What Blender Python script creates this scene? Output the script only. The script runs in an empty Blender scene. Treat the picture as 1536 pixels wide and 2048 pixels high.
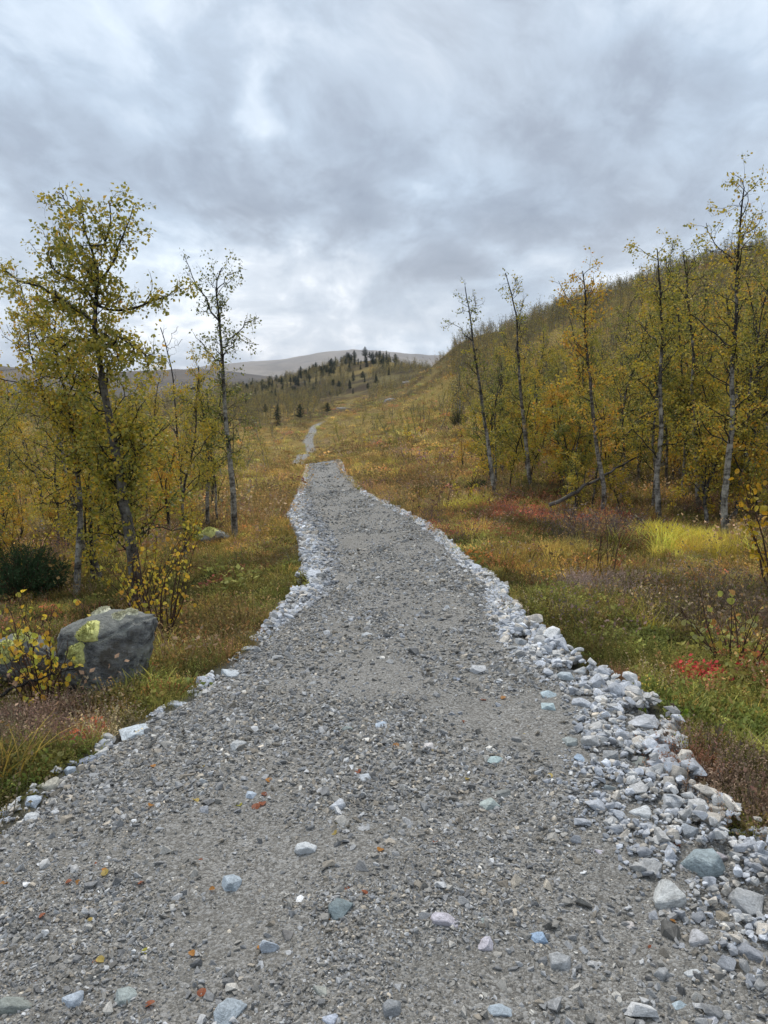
import bpy, bmesh, math, random
import numpy as np
from mathutils import Vector, Matrix, Euler

# ------------------------------------------------------------------ camera, sky, sun, exposure
sc = bpy.context.scene
COL = sc.collection
F = 1547.0
PITCH = math.radians(8.2)
CZ = 1.6
cam_d = bpy.data.cameras.new("camera")
cam = bpy.data.objects.new("camera", cam_d)
COL.objects.link(cam)
cam.location = (0, 0, CZ)
cam.rotation_euler = (math.radians(90) - PITCH, 0, 0)
cam_d.sensor_fit = 'VERTICAL'
cam_d.sensor_height = 24
cam_d.lens = 24 / 2 / (1024 / F)
cam_d.clip_start = 0.05
cam_d.clip_end = 30000
sc.camera = cam

sc.view_settings.view_transform = 'Standard'
sc.view_settings.look = 'None'
sc.view_settings.gamma = 1
sc.view_settings.use_curve_mapping = False
sc.view_settings.exposure = 0.9
sc.render.engine = 'CYCLES'
sc.cycles.max_bounces = 5
sc.cycles.diffuse_bounces = 2
sc.cycles.glossy_bounces = 1
sc.cycles.transmission_bounces = 2
sc.cycles.transparent_max_bounces = 4
sc.cycles.volume_bounces = 0
sc.cycles.use_denoising = True
sc.cycles.denoising_input_passes = 'RGB_ALBEDO_NORMAL'
sc.cycles.denoising_prefilter = 'ACCURATE'

SUN_EL, SUN_AZ = math.radians(58), math.radians(-14)


class NT:
    def __init__(self, tree):
        self.t = tree

    def n(self, typ, ins=None, **kw):
        nd = self.t.nodes.new(typ)
        for k, v in kw.items():
            setattr(nd, k, v)
        for k, v in (ins or {}).items():
            s = nd.inputs[k]
            if isinstance(v, bpy.types.NodeSocket):
                self.t.links.new(v, s)
            else:
                s.default_value = v
        return nd

    def m(self, op, a, b=0.0, c=0.0, clamp=False):
        nd = self.n('ShaderNodeMath', {0: a, 1: b, 2: c}, operation=op, use_clamp=clamp)
        return nd.outputs[0]

    def vm(self, op, a, b=(0, 0, 0)):
        nd = self.n('ShaderNodeVectorMath', {0: a, 1: b}, operation=op)
        return nd.outputs[0] if op not in ('LENGTH', 'DISTANCE', 'DOT_PRODUCT') else nd.outputs['Value']

    def noise(self, vec, scale, detail=4, rough=0.5, dist=0.0, color=False):
        nd = self.n('ShaderNodeTexNoise', {'Vector': vec, 'Scale': scale, 'Detail': detail, 'Roughness': rough,
                                           'Distortion': dist})
        return nd.outputs['Color' if color else 'Fac']

    def ramp(self, fac, stops, interp='LINEAR'):
        nd = self.n('ShaderNodeValToRGB', {'Fac': fac})
        cr = nd.color_ramp
        cr.interpolation = interp
        while len(cr.elements) < len(stops):
            cr.elements.new(0.5)
        for e, (p, c) in zip(cr.elements, stops):
            e.position = p
            e.color = (*c, 1) if len(c) == 3 else c
        return nd.outputs['Color']

    def mix(self, fac, a, b, mode='MIX'):
        nd = self.n('ShaderNodeMix', data_type='RGBA', blend_type=mode)
        for i, v in ((0, fac), (6, a), (7, b)):
            if isinstance(v, bpy.types.NodeSocket):
                self.t.links.new(v, nd.inputs[i])
            else:
                nd.inputs[i].default_value = (*v, 1) if i and len(v) == 3 else v
        return nd.outputs[2]

    def maprange(self, v, a, b, c, d, smooth=False):
        nd = self.n('ShaderNodeMapRange', {0: v, 1: a, 2: b, 3: c, 4: d})
        if smooth:
            nd.interpolation_type = 'SMOOTHSTEP'
        return nd.outputs[0]


def build_world():
    w = bpy.data.worlds.new("World")
    sc.world = w
    w.use_nodes = True
    w.cycles.sampling_method = 'MANUAL'
    w.cycles.sample_map_resolution = 256
    T = NT(w.node_tree)
    w.node_tree.nodes.clear()
    out = T.n('ShaderNodeOutputWorld')
    sky = T.n('ShaderNodeTexSky', sky_type='NISHITA', sun_disc=False)
    sky.sun_elevation = SUN_EL
    sky.sun_rotation = SUN_AZ
    co = T.n('ShaderNodeTexCoord').outputs['Generated']
    sep = T.n('ShaderNodeSeparateXYZ', {0: co})
    x, y, z = sep.outputs
    # cloud-deck coordinates: where the view direction meets a flat layer
    zz = T.m('MAXIMUM', z, 0.0)
    k = T.m('DIVIDE', 1.0, T.m('ADD', zz, 0.30))
    cx = T.m('MULTIPLY', x, k)
    cy = T.m('MULTIPLY', y, k)
    plane = T.n('ShaderNodeCombineXYZ', {0: cx, 1: cy, 2: 3.7}).outputs[0]
    pl_s = T.vm('MULTIPLY', plane, (1.25, 0.95, 1.0))
    warp = T.noise(pl_s, 1.4, 3, 0.5, color=True)
    wv = T.vm('MULTIPLY', T.vm('SUBTRACT', warp, (0.5, 0.5, 0.5)), (0.5, 0.5, 0.0))
    p2 = T.vm('ADD', pl_s, wv)
    big = T.noise(p2, 1.5, 5, 0.5)
    fine = T.maprange(T.noise(p2, 3.6, 9, 0.6), .36, .64, .22, .78, True)
    fine2 = T.maprange(T.noise(p2, 1.9, 8, 0.55), .40, .60, .3, .7, True)
    fine = T.m('ADD', T.m('MULTIPLY', fine, .5), T.m('MULTIPLY', fine2, .5))
    wisp = T.noise(T.vm('MULTIPLY', p2, (1.0, 0.7, 1.0)), 10.0, 6, 0.6)
    az = T.m('ARCTAN2', x, y)
    el = T.m('ARCSINE', z)
    ae = T.n('ShaderNodeCombineXYZ', {0: az, 1: el, 2: 0.0}).outputs[0]
    w2 = T.noise(pl_s, 2.2, 5, 0.6, color=True)
    aw = T.vm('ADD', ae, T.vm('MULTIPLY', T.vm('SUBTRACT', w2, (0.5, 0.5, 0.5)), (0.30, 0.22, 0.0)))
    total = None

    def blob(px, py, rx, ry, wt, ang=0):
        nonlocal total
        u, v = (px - 768) / F, (py - 1024) / F
        d = Vector((0, math.cos(PITCH), -math.sin(PITCH))) + u * Vector((1, 0, 0)) - v * Vector(
            (0, math.sin(PITCH), math.cos(PITCH)))
        d.normalize()
        a, e = math.atan2(d.x, d.y), math.asin(d.z)
        mp = T.n('ShaderNodeMapping', {'Vector': T.vm('SUBTRACT', aw, (a, e, 0)), 'Rotation': (0, 0, math.radians(ang)),
                                       'Scale': (F / rx, F / ry, 1)})
        ln = T.vm('LENGTH', mp.outputs[0])
        g = T.maprange(ln, 0.0, 1.0, wt, 0.0, True)
        total = g if total is None else T.m('ADD', total, g)

    # (px, py, rx, ry, weight)
    for b in BLOBS:
        blob(*b)
    v = T.m('ADD', 0.47, total)
    v = T.m('ADD', v, T.m('MULTIPLY', T.m('SUBTRACT', big, 0.5), 0.50))
    v = T.m('ADD', v, T.m('MULTIPLY', T.m('SUBTRACT', fine, 0.5), 0.80))
    v = T.m('ADD', v, T.m('MULTIPLY', T.m('SUBTRACT', wisp, 0.5), 0.42))
    hz = T.maprange(el, 0.0, 0.22, 0.16, 0.0, True)
    v = T.m('ADD', v, hz, clamp=True)
    cl = T.ramp(v, [(0.0, (.185, .215, .265)), (0.25, (.255, .295, .355)), (0.5, (.355, .42, .50)),
                    (0.75, (.52, .585, .66)), (1.0, (.88, .92, .96))])
    tintn = T.noise(pl_s, 1.1, 4, .5)
    cl = T.vm('MULTIPLY', cl, T.ramp(tintn, [(.38, (1.03, 1.0, .98)), (.62, (.97, 1.0, 1.03))]))
    cl10 = T.vm('MULTIPLY', cl, (9.2, 9.0, 8.75))
    colr = T.mix(0.94, sky.outputs[0], cl10)
    # nothing but earth below the horizon
    gnd = T.maprange(z, -0.05, 0.0, 0.25, 1.0, True)
    colr = T.vm('MULTIPLY', colr, T.n('ShaderNodeCombineXYZ', {0: gnd, 1: gnd, 2: gnd}).outputs[0])
    bg = T.n('ShaderNodeBackground', {'Color': colr, 'Strength': 0.1})
    T.t.links.new(bg.outputs[0], out.inputs[0])


BLOBS = [
    (545, 170, 80, 240, .17, -24), (640, 270, 110, 110, .12, 0), (100, 60, 330, 170, .10, 0),
    (260, 250, 330, 170, -.16, 0), (470, 370, 300, 130, -.24, 0), (980, 260, 420, 130, -.14, -12),
    (1200, 130, 250, 110, .06, 0), (1480, 60, 260, 260, .14, 0), (820, 90, 240, 130, -.04, 0),
    (900, 375, 120, 60, .18, 0), (1120, 370, 330, 140, -.20, 0), (760, 455, 460, 100, -.24, -6),
    (600, 555, 300, 120, .30, -15), (870, 560, 330, 60, -.20, -5), (1180, 500, 330, 90, .13, 0),
    (300, 560, 300, 160, .10, 0), (300, 690, 380, 90, .22, 0), (640, 665, 330, 60, .16, 0),
    (1010, 560, 150, 70, .12, 0), (1450, 330, 260, 160, .04, 0), (60, 400, 260, 200, .02, 0),
    (860, 650, 200, 50, -.05, 0), (330, 640, 330, 110, .14, 0), (640, 560, 110, 50, .05, 0),
]
build_world()

sun_d = bpy.data.lights.new("sun", 'SUN')
sun_d.energy = 1.5
sun_d.angle = math.radians(35)
sun_d.color = (1.0, 0.94, 0.86)
sun = bpy.data.objects.new("sun", sun_d)
COL.objects.link(sun)
sd = Vector((math.sin(SUN_AZ) * math.cos(SUN_EL), math.cos(SUN_AZ) * math.cos(SUN_EL), math.sin(SUN_EL)))
sun.rotation_euler = sd.to_track_quat('Z', 'Y').to_euler()

# ------------------------------------------------------------------ maths helpers
RS = np.random.RandomState
FW = np.array([0, math.cos(PITCH), -math.sin(PITCH)])
UP = np.array([0, math.sin(PITCH), math.cos(PITCH)])
CAMP = np.array([0, 0, CZ])


def unp(px, py, Y):
    d = FW + (px - 768) / F * np.array([1, 0, 0]) - (py - 1024) / F * UP
    return CAMP + d * (Y / d[1])


def proj(P):
    P = np.atleast_2d(P) - CAMP
    dz = P @ FW
    return 768 + F * P[:, 0] / dz, 1024 - F * (P @ UP) / dz, dz


def hash2(ix, iy, seed):
    h = (ix.astype(np.int64) * 374761393 + iy.astype(np.int64) * 668265263 + seed * 1442695041) & 0xFFFFFFFF
    h = ((h ^ (h >> 13)) * 1274126177) & 0xFFFFFFFF
    h = (h ^ (h >> 16)) & 0xFFFFFFFF
    return h / 4294967295.0


def vnoise(x, y, seed=0):
    x = np.asarray(x, float); y = np.asarray(y, float)
    ix, iy = np.floor(x), np.floor(y)
    fx, fy = x - ix, y - iy
    fx = fx * fx * fx * (fx * (fx * 6 - 15) + 10)
    fy = fy * fy * fy * (fy * (fy * 6 - 15) + 10)
    a, b = hash2(ix, iy, seed), hash2(ix + 1, iy, seed)
    c, d = hash2(ix, iy + 1, seed), hash2(ix + 1, iy + 1, seed)
    return (a * (1 - fx) + b * fx) * (1 - fy) + (c * (1 - fx) + d * fx) * fy


def fbm(x, y, seed=0, o=4, g=0.5):
    s, a, t = 0, 1.0, 0
    x = np.asarray(x, float); y = np.asarray(y, float)
    for i in range(o):
        s = s + a * vnoise(x, y, seed + i * 17)
        t += a
        a *= g
        x, y = x * 2.03 + 5.3, y * 2.03 + 1.7
    return s / t


def sstep(a, b, x):
    t = np.clip((x - a) / (b - a), 0, 1)
    return t * t * (3 - 2 * t)


# ------------------------------------------------------------------ terrain height
CTRL = [
    (768, 1300, 4.95), (770, 1100, 9.3), (690, 1000, 17.5), (655, 960, 27), (645, 925, 38),
    (634, 930, 42.5), (616, 935, 48), (600, 936, 55), (588, 935, 64), (598, 924, 82), (618, 913, 98), (700, 915, 43), (740, 905, 52), (632, 910, 116), (618, 880, 138), (628, 853, 160),
    (100, 1390, 4.7), (0, 1300, 6.2), (275, 1215, 8.0), (470, 1075, 12.2), (300, 1130, 10.5), (0, 1150, 11.5),
    (560, 950, 30), (500, 980, 22), (560, 900, 95), (0, 1000, 25), (300, 1000, 22), (0, 920, 60), (300, 900, 90),
    (0, 835, 200), (300, 838, 220), (480, 860, 170), (560, 840, 210), (600, 800, 300), (560, 785, 380),
    (480, 787, 430), (560, 768, 440), (700, 731, 460), (780, 733, 450), (630, 748, 450),
    (700, 830, 170), (750, 790, 230), (850, 765, 260), (840, 830, 130), (800, 870, 75), (700, 880, 85),
    (680, 905, 55), (780, 930, 32), (900, 930, 28), (900, 890, 45), (930, 850, 60), (900, 765, 150),
    (900, 722, 240), (840, 730, 340), (1350, 560, 195),
    (1536, 503, 180), (1000, 900, 40), (1000, 790, 100), (1200, 850, 40), (1200, 715, 110), (1500, 850, 32),
    (1500, 660, 90), (1000, 985, 15.5), (1200, 1035, 12), (1450, 1085, 10), (1300, 1150, 7.5), (1100, 1080, 10.2),
    (900, 1000, 15.5), (850, 960, 22), (1530, 1300, 5), (1900, 900, 20), (1900, 700, 70), (1900, 470, 160),
    (904, 708, 235), (992, 672, 215), (980, 728, 160), (1000, 700, 185), (1100, 664, 160), (1080, 637, 205), (1168, 615, 205), (1234, 589, 200), (1180, 640, 160), (1300, 590, 160), (1300, 572, 195), (1400, 590, 140), (1410, 540, 185),
    (1500, 600, 120), (1050, 745, 125), (1250, 690, 120), (960, 790, 110), (1900, 600, 110), (880, 770, 160),
    (-400, 1150, 12), (-400, 1000, 26), (-400, 870, 100), (-400, 830, 300), (1900, 1150, 8),
]
cp = [unp(*c) for c in CTRL]
for a in np.radians([-70, -40, -15, 15, 40, 70]):
    for r in (0.6, 1.6, 3.2):
        cp.append(np.array([r * math.sin(a), r * math.cos(a), 0.0 if abs(a) < .5 else -0.03]))
for px, Y, f in ((480, 430, .4), (560, 440, .6), (700, 460, .75), (780, 450, .7), (840, 340, .9), (1000, 240, .85),
                 (1200, 210, .85), (1350, 200, .85), (1536, 180, .85), (1900, 160, .85)):
    i = min(range(len(CTRL)), key=lambda j: abs(CTRL[j][0] - px) + abs(CTRL[j][2] - Y) * 5)
    p = unp(*CTRL[i])
    s = 1.55
    cp.append(np.array([p[0] * s, p[1] * s, p[2] * f]))
for az, r, z in ((-60, 8000, -12), (-25, 8000, -12), (0, 8000, -12), (25, 8000, -12), (60, 8000, -12), (-25, 900, -8),
                 (-60, 900, -8), (-10, 1500, -8), (10, 1500, 0), (30, 1500, 5), (60, 1500, 5), (-35, 300, -6)):
    a = math.radians(az)
    cp.append(np.array([r * math.sin(a), r * math.cos(a), z]))
cp = np.array(cp)


def to_rp(x, y):
    az = np.arctan2(x, y)
    r = np.hypot(x, y)
    aa = np.abs(az)
    w = sstep(math.radians(60), math.radians(180), aa)
    az = np.sign(az) * np.minimum(aa, math.radians(60)) * (1 - w)
    return np.stack([az * 2.2, np.log(np.maximum(r, 0.5))], -1)


def tps(d2):
    return 0.5 * d2 * np.log(d2 + 1e-9)


_P = to_rp(cp[:, 0], cp[:, 1])
_n = len(_P)
_d2 = ((_P[:, None] - _P[None]) ** 2).sum(-1)
_A = np.zeros((_n + 3, _n + 3))
_A[:_n, :_n] = tps(_d2) + np.eye(_n) * 1e-5
_A[:_n, _n] = 1
_A[:_n, _n + 1:] = _P
_A[_n:, :_n] = _A[:_n, _n:].T
_W = np.linalg.solve(_A, np.concatenate([np.arcsinh(cp[:, 2]), np.zeros(3)]))


def H0(x, y):
    x = np.asarray(x, float); y = np.asarray(y, float)
    sh = np.broadcast(x, y).shape
    q = to_rp(np.broadcast_to(x, sh).ravel(), np.broadcast_to(y, sh).ravel())
    out = np.empty(len(q))
    for i in range(0, len(q), 20000):
        b = q[i:i + 20000]
        d2 = ((b[:, None] - _P[None]) ** 2).sum(-1)
        out[i:i + 20000] = tps(d2) @ _W[:_n] + _W[_n] + b @ _W[_n + 1:]
    return np.sinh(np.clip(out, -4, 5)).reshape(sh)


def hit0(px, py, h=H0):
    Y = np.geomspace(1.2, 600, 700)
    d = FW + (px - 768) / F * np.array([1, 0, 0]) - (py - 1024) / F * UP
    P = CAMP + d[None] * (Y / d[1])[:, None]
    below = P[:, 2] <= h(P[:, 0], P[:, 1])
    i = int(np.argmax(below)) if below.any() else len(Y) - 1
    return P[i]


# path edges traced on the ground (near part)
LE = [(-260, 1840), (-120, 1720), (0, 1640), (70, 1590), (140, 1530), (235, 1475), (330, 1420), (430, 1350), (490, 1300), (560, 1240), (600, 1190),
      (614, 1150), (607, 1110), (598, 1075), (580, 1040), (592, 1005), (606, 965), (612, 940)]
RE = [(1760, 1840), (1560, 1710), (1470, 1665), (1385, 1570), (1345, 1470), (1300, 1410), (1180, 1350), (1110, 1300), (1040, 1250), (1002, 1200),
      (998, 1170), (940, 1130), (900, 1090), (850, 1050), (780, 1012), (727, 985), (708, 965), (688, 942)]
le = np.array([hit0(*p) for p in LE])
re_ = np.array([hit0(*p) for p in RE])


def mono(a):
    o = a[np.argsort(a[:, 1])]
    return o


le, re_ = mono(le), mono(re_)
eL = unp(612, 925, 38); eR = unp(680, 925, 38)
far_c = [unp(x, y, Y) for x, y, Y in ((632, 928, 43), (613, 931, 49), (588, 934, 62), (598, 922, 82), (619, 913, 98), (632, 911, 112), (624, 900, 122), (616, 880, 138), (626, 862, 152), (630, 853, 162))]
yl = np.concatenate([[-6, 0.8], le[:, 1], [eL[1]], [c[1] for c in far_c], [185]])
xl = np.concatenate([[-2.6, -2.0], le[:, 0], [eL[0]], [c[0] - .78 for c in far_c], [far_c[-1][0] + 3]])
yr = np.concatenate([[-6, 0.8], re_[:, 1], [eR[1]], [c[1] for c in far_c], [185]])
xr = np.concatenate([[2.6, 2.2], re_[:, 0], [eR[0]], [c[0] + .78 for c in far_c], [far_c[-1][0] + 5]])
_s = np.argsort(yl); yl, xl = yl[_s], xl[_s]
_s = np.argsort(yr); yr, xr = yr[_s], xr[_s]


def edges(y):
    return np.interp(y, yl, xl), np.interp(y, yr, xr)


def path_d(x, y):
    """signed distance (m, roughly) inside the path edge, with a ragged outline"""
    a, b = edges(y)
    j = (fbm(x * 3.1, y * 3.1, 5, 3) - .5) * 0.16
    return np.minimum(x - a, b - x) + j - 0.02


def fade_end(y):
    return 1 - sstep(163, 172, y)


def H(x, y):
    """natural ground"""
    x = np.asarray(x, float); y = np.asarray(y, float)
    r = np.hypot(x, y)
    d = path_d(x, y)
    off = sstep(0.05, -0.5, d)
    a1 = (fbm(x * 1.3, y * 1.3, 11, 4) - .5) * 0.22 * off * (y > -20)
    a2 = (fbm(x * .25, y * .25, 12, 3) - .5) * 0.5 * sstep(-.5, -5, d) * np.where(r > 35, sstep(-1, -8, d), 1) * sstep(4, 14, r)
    a3 = (fbm(x * .035, y * .035, 13, 4) - .5) * 3.5 * sstep(70, 200, r) * np.where(y < 175, sstep(-2, -14, d), 1)
    a4 = (fbm(x * .012, y * .012, 14, 4) - .5) * 6.0 * sstep(200, 330, r)
    ins = sstep(-0.02, 0.12, d) * fade_end(y)
    return H0(x, y) + a1 + a2 + a3 + a4 - 0.07 * ins - 0.05 * off


def HP(x, y):
    """path surface"""
    d = path_d(x, y)
    a, b = edges(y)
    s = (x - a) / np.maximum(b - a, .1)
    crown = 0.075 * sstep(-0.06, 0.16, d)
    ruts = -0.022 * (np.exp(-((s - .36) / .09) ** 2) + np.exp(-((s - .66) / .09) ** 2))
    n = (fbm(x * 2.2, y * 2.2, 21, 4) - .5) * .05 + (fbm(x * 9, y * 9, 22, 3) - .5) * .018
    return H0(x, y) - 0.055 + crown + (ruts + n) * sstep(0, .2, d)


def surf(x, y):
    return np.maximum(H(x, y), HP(x, y))


# ------------------------------------------------------------------ materials
def new_mat(name):
    m = bpy.data.materials.new(name)
    m.use_nodes = True
    m.node_tree.nodes.clear()
    T = NT(m.node_tree)
    T.out = T.n('ShaderNodeOutputMaterial')
    return m, T


def princ(T, color, rough=0.9, normal=None, spec=0.3):
    ins = {'Base Color': color, 'Roughness': rough, 'Specular IOR Level': spec}
    if normal is not None:
        ins['Normal'] = normal
    return T.n('ShaderNodeBsdfPrincipled', ins).outputs[0]


def bump(T, h, strength, dist):
    return T.n('ShaderNodeBump', {'Height': h, 'Strength': strength, 'Distance': dist}).outputs[0]


def mat_rock(name, inst):
    m, T = new_mat(name)
    if inst:
        tint = T.n('ShaderNodeAttribute', attribute_name='tint', attribute_type='INSTANCER').outputs['Color']
    else:
        tint = T.n('ShaderNodeObjectInfo').outputs['Color']
    co = T.n('ShaderNodeTexCoord').outputs['Object']
    rnd = T.n('ShaderNodeObjectInfo').outputs['Random']
    off = T.n('ShaderNodeCombineXYZ', {0: T.m('MULTIPLY', rnd, 40), 1: rnd, 2: T.m('MULTIPLY', rnd, 17)}).outputs[0]
    co = T.vm('ADD', co, off)
    streak = T.noise(T.vm('MULTIPLY', co, (1.0, 2.0, 9.0)), 2.2, 6, 0.7, 0.5)
    blot = T.noise(co, 1.4, 5, 0.6)
    grain = T.noise(co, 14, 4, 0.75)
    f = T.m('ADD', T.m('MULTIPLY', streak, 1.0), T.m('ADD', T.m('MULTIPLY', blot, .5), T.m('MULTIPLY', grain, .7)))
    f = T.maprange(f, .84, 1.36, .42, 1.45)
    fv = T.n('ShaderNodeCombineXYZ', {0: f, 1: f, 2: f}).outputs[0]
    c = T.vm('MULTIPLY', tint, fv)
    pos = T.n('ShaderNodeNewGeometry').outputs['Position']
    dust = T.noise(pos, 2.0, 3, .5)
    c = T.mix(T.maprange(dust, .45, .75, 0, .35), c, (.22, .21, .195))
    T.t.links.new(princ(T, c, .82, bump(T, T.m('ADD', streak, grain), .35, .12), .35), T.out.inputs[0])
    return m


def mat_gravel():
    m, T = new_mat('gravel_surface')
    pos = T.n('ShaderNodeNewGeometry').outputs['Position']
    w = T.n('ShaderNodeTexWhiteNoise')
    n1 = T.noise(pos, 260, 3, .8)
    n2 = T.noise(pos, 70, 4, .75)
    n3 = T.noise(pos, 1.3, 5, .6)
    v = T.n('ShaderNodeTexVoronoi', {'Vector': T.vm('MULTIPLY', pos, (1, 1, .3)), 'Scale': 110.0, 'Randomness': 1.0})
    vb = T.n('ShaderNodeSeparateColor', {0: v.outputs['Color']}).outputs[0]
    f = T.m('ADD', T.m('MULTIPLY', n1, .5), T.m('MULTIPLY', n2, .5))
    c = T.ramp(f, [(.36, (.065, .061, .053)), (.5, (.19, .181, .163)), (.64, (.50, .485, .45))])
    c = T.mix(T.maprange(vb, .6, .95, 0, .6), c, (.42, .42, .41))
    c = T.mix(T.maprange(vb, .35, .0, 0, .5), c, (.09, .088, .08))
    c = T.mix(T.maprange(n3, .42, .66, 0, .4), c, (.165, .158, .14))
    h = T.m('ADD', T.m('MULTIPLY', v.outputs['Distance'], -1.0), f)
    T.t.links.new(princ(T, c, .85, bump(T, h, .8, .007), .3), T.out.inputs[0])
    return m


def mat_ground():
    m, T = new_mat('heath_ground')
    col = T.n('ShaderNodeAttribute', attribute_name='Col').outputs['Color']
    pos = T.n('ShaderNodeNewGeometry').outputs['Position']
    n1 = T.noise(pos, 30, 5, .75)
    n2 = T.noise(pos, 3.0, 5, .65)
    n3 = T.noise(pos, .35, 6, .7)
    f = T.m('MULTIPLY', T.maprange(n1, .3, .7, .55, 1.45), T.maprange(n2, .3, .7, .7, 1.3))
    f = T.m('MULTIPLY', f, T.maprange(n3, .3, .7, .75, 1.25))
    fv = T.n('ShaderNodeCombineXYZ', {0: f, 1: f, 2: f}).outputs[0]
    c = T.vm('MULTIPLY', col, fv)
    T.t.links.new(princ(T, c, .95, bump(T, T.m('ADD', n1, n2), .8, .08), .1), T.out.inputs[0])
    return m


def mat_plant(name, sat_var=.25, transl=.3, rough=.7):
    """tinted by the instancer's tint and each blade's lf"""
    m, T = new_mat(name)
    tint = T.n('ShaderNodeAttribute', attribute_name='tint', attribute_type='INSTANCER').outputs['Color']
    lf = T.n('ShaderNodeAttribute', attribute_name='lf').outputs['Fac']
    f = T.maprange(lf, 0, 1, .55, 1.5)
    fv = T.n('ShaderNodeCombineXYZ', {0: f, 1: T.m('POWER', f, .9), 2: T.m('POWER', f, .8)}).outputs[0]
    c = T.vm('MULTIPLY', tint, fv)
    p = princ(T, c, rough, spec=.2)
    t = T.n('ShaderNodeBsdfTranslucent', {'Color': c}).outputs[0]
    T.t.links.new(T.n('ShaderNodeMixShader', {0: transl, 1: p, 2: t}).outputs[0], T.out.inputs[0])
    return m


LEAF_STOPS = [(0.0, (.08, .11, .03)), (.22, (.18, .205, .035)), (.42, (.36, .34, .045)), (.6, (.58, .46, .05)),
              (.8, (.76, .52, .05)), (1.0, (.70, .32, .04))]


def mat_leaf(name, bias=0.0, stops=LEAF_STOPS, transl=.42, rnd=.22):
    m, T = new_mat(name)
    oi = T.n('ShaderNodeObjectInfo')
    lf = T.n('ShaderNodeAttribute', attribute_name='lf').outputs['Fac']
    cr = T.n('ShaderNodeSeparateColor', {0: oi.outputs['Color']}).outputs[0]
    v = T.m('ADD', lf, T.m('SUBTRACT', cr, .5))
    v = T.m('ADD', v, T.m('MULTIPLY', T.m('SUBTRACT', oi.outputs['Random'], .5), rnd))
    v = T.m('ADD', v, bias, clamp=True)
    c = T.ramp(v, stops)
    g = T.n('ShaderNodeNewGeometry')
    c = T.mix(T.m('MULTIPLY', g.outputs['Backfacing'], .35), c, (.30, .29, .13))
    p = princ(T, c, .5, spec=.4)
    t = T.n('ShaderNodeBsdfTranslucent', {'Color': c}).outputs[0]
    T.t.links.new(T.n('ShaderNodeMixShader', {0: transl, 1: p, 2: t}).outputs[0], T.out.inputs[0])
    return m


def mat_bark(name, light=(.46, .43, .38), dark=(.030, .026, .024), bal=.53):
    m, T = new_mat(name)
    pos = T.n('ShaderNodeTexCoord').outputs['Object']
    th = T.n('ShaderNodeAttribute', attribute_name='lf').outputs['Fac']   # 1 = thick stem, 0 = twig
    n1 = T.noise(T.vm('MULTIPLY', pos, (1, 1, .5)), 9, 5, .75)
    n2 = T.noise(T.vm('MULTIPLY', pos, (1, 1, 4.0)), 5, 5, .75)
    n3 = T.noise(pos, 60, 3, .7)
    f = T.m('ADD', T.m('MULTIPLY', n1, .95), T.m('MULTIPLY', n2, .65))
    f = T.m('SUBTRACT', f, .31)
    f = T.m('ADD', f, T.m('MULTIPLY', T.m('SUBTRACT', th, .70), .26))
    c = T.ramp(f, [(bal - .12, dark), (bal, (.13, .115, .10)), (bal + .07, tuple(.65 * a for a in light)), (bal + .18, light)])
    c = T.mix(T.maprange(n3, .5, .75, 0, .4), c, (.22, .23, .19))
    T.t.links.new(princ(T, c, .9, bump(T, T.m('ADD', n1, n3), .6, .02), .15), T.out.inputs[0])
    return m


def mat_flat(name, color, var=.35, scale=20, rough=.9, transl=0):
    m, T = new_mat(name)
    pos = T.n('ShaderNodeTexCoord').outputs['Object']
    f = T.maprange(T.noise(pos, scale, 5, .7), .3, .7, 1 - var, 1 + var)
    fv = T.n('ShaderNodeCombineXYZ', {0: f, 1: f, 2: f}).outputs[0]
    c = T.vm('MULTIPLY', fv, color)
    p = princ(T, c, rough, spec=.2)
    if transl:
        t = T.n('ShaderNodeBsdfTranslucent', {'Color': c}).outputs[0]
        p = T.n('ShaderNodeMixShader', {0: transl, 1: p, 2: t}).outputs[0]
    T.t.links.new(p, T.out.inputs[0])
    return m


def mat_boulder():
    m, T = new_mat('boulder_rock')
    pos = T.n('ShaderNodeTexCoord').outputs['Object']
    n1 = T.noise(T.vm('MULTIPLY', pos, (1, 1, 2.2)), 5, 7, .7, .6)
    n2 = T.noise(pos, 26, 5, .75)
    n3 = T.noise(pos, 2.2, 4, .6)
    c = T.ramp(T.m('ADD', T.m('MULTIPLY', n1, .6), T.m('MULTIPLY', n2, .4)),
               [(.37, (.06, .062, .062)), (.45, (.20, .205, .205)), (.52, (.38, .385, .38)), (.61, (.68, .69, .67))])
    nz = T.n('ShaderNodeSeparateXYZ', {0: T.n('ShaderNodeNewGeometry').outputs['Normal']}).outputs[2]
    top = T.m('ADD', nz, T.m('MULTIPLY', T.m('SUBTRACT', n2, .5), 1.5))
    c = T.mix(T.maprange(top, .15, .75, 0, .6, True), c, (.42, .43, .38))
    n4 = T.noise(pos, 12, 5, .7, .4)
    c = T.mix(T.maprange(n4, .54, .60, 0, .75), c, (.40, .41, .37))       # crusty lichen grows on the upper faces
    c = T.mix(T.maprange(T.m('ADD', n3, T.m('MULTIPLY', n2, .3)), .72, .8, 0, .7), c, (.10, .075, .045))
    T.t.links.new(princ(T, c, .9, bump(T, T.m('ADD', n1, T.m('ADD', n2, T.noise(pos, 70, 4, .8))), 1.0, .04), .2), T.out.inputs[0])
    return m


def mat_far(name, stops, scale, bscale=40):
    m, T = new_mat(name)
    pos = T.n('ShaderNodeNewGeometry').outputs['Position']
    p2 = T.vm('MULTIPLY', pos, (1, 1, 2.5))
    f = T.m('ADD', T.m('MULTIPLY', T.noise(p2, scale, 8, .62, .3), .7), T.m('MULTIPLY', T.noise(p2, scale * 7, 6, .7), .3))
    c = T.ramp(f, stops)
    T.t.links.new(princ(T, c, .95, spec=.1), T.out.inputs[0])
    return m


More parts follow.
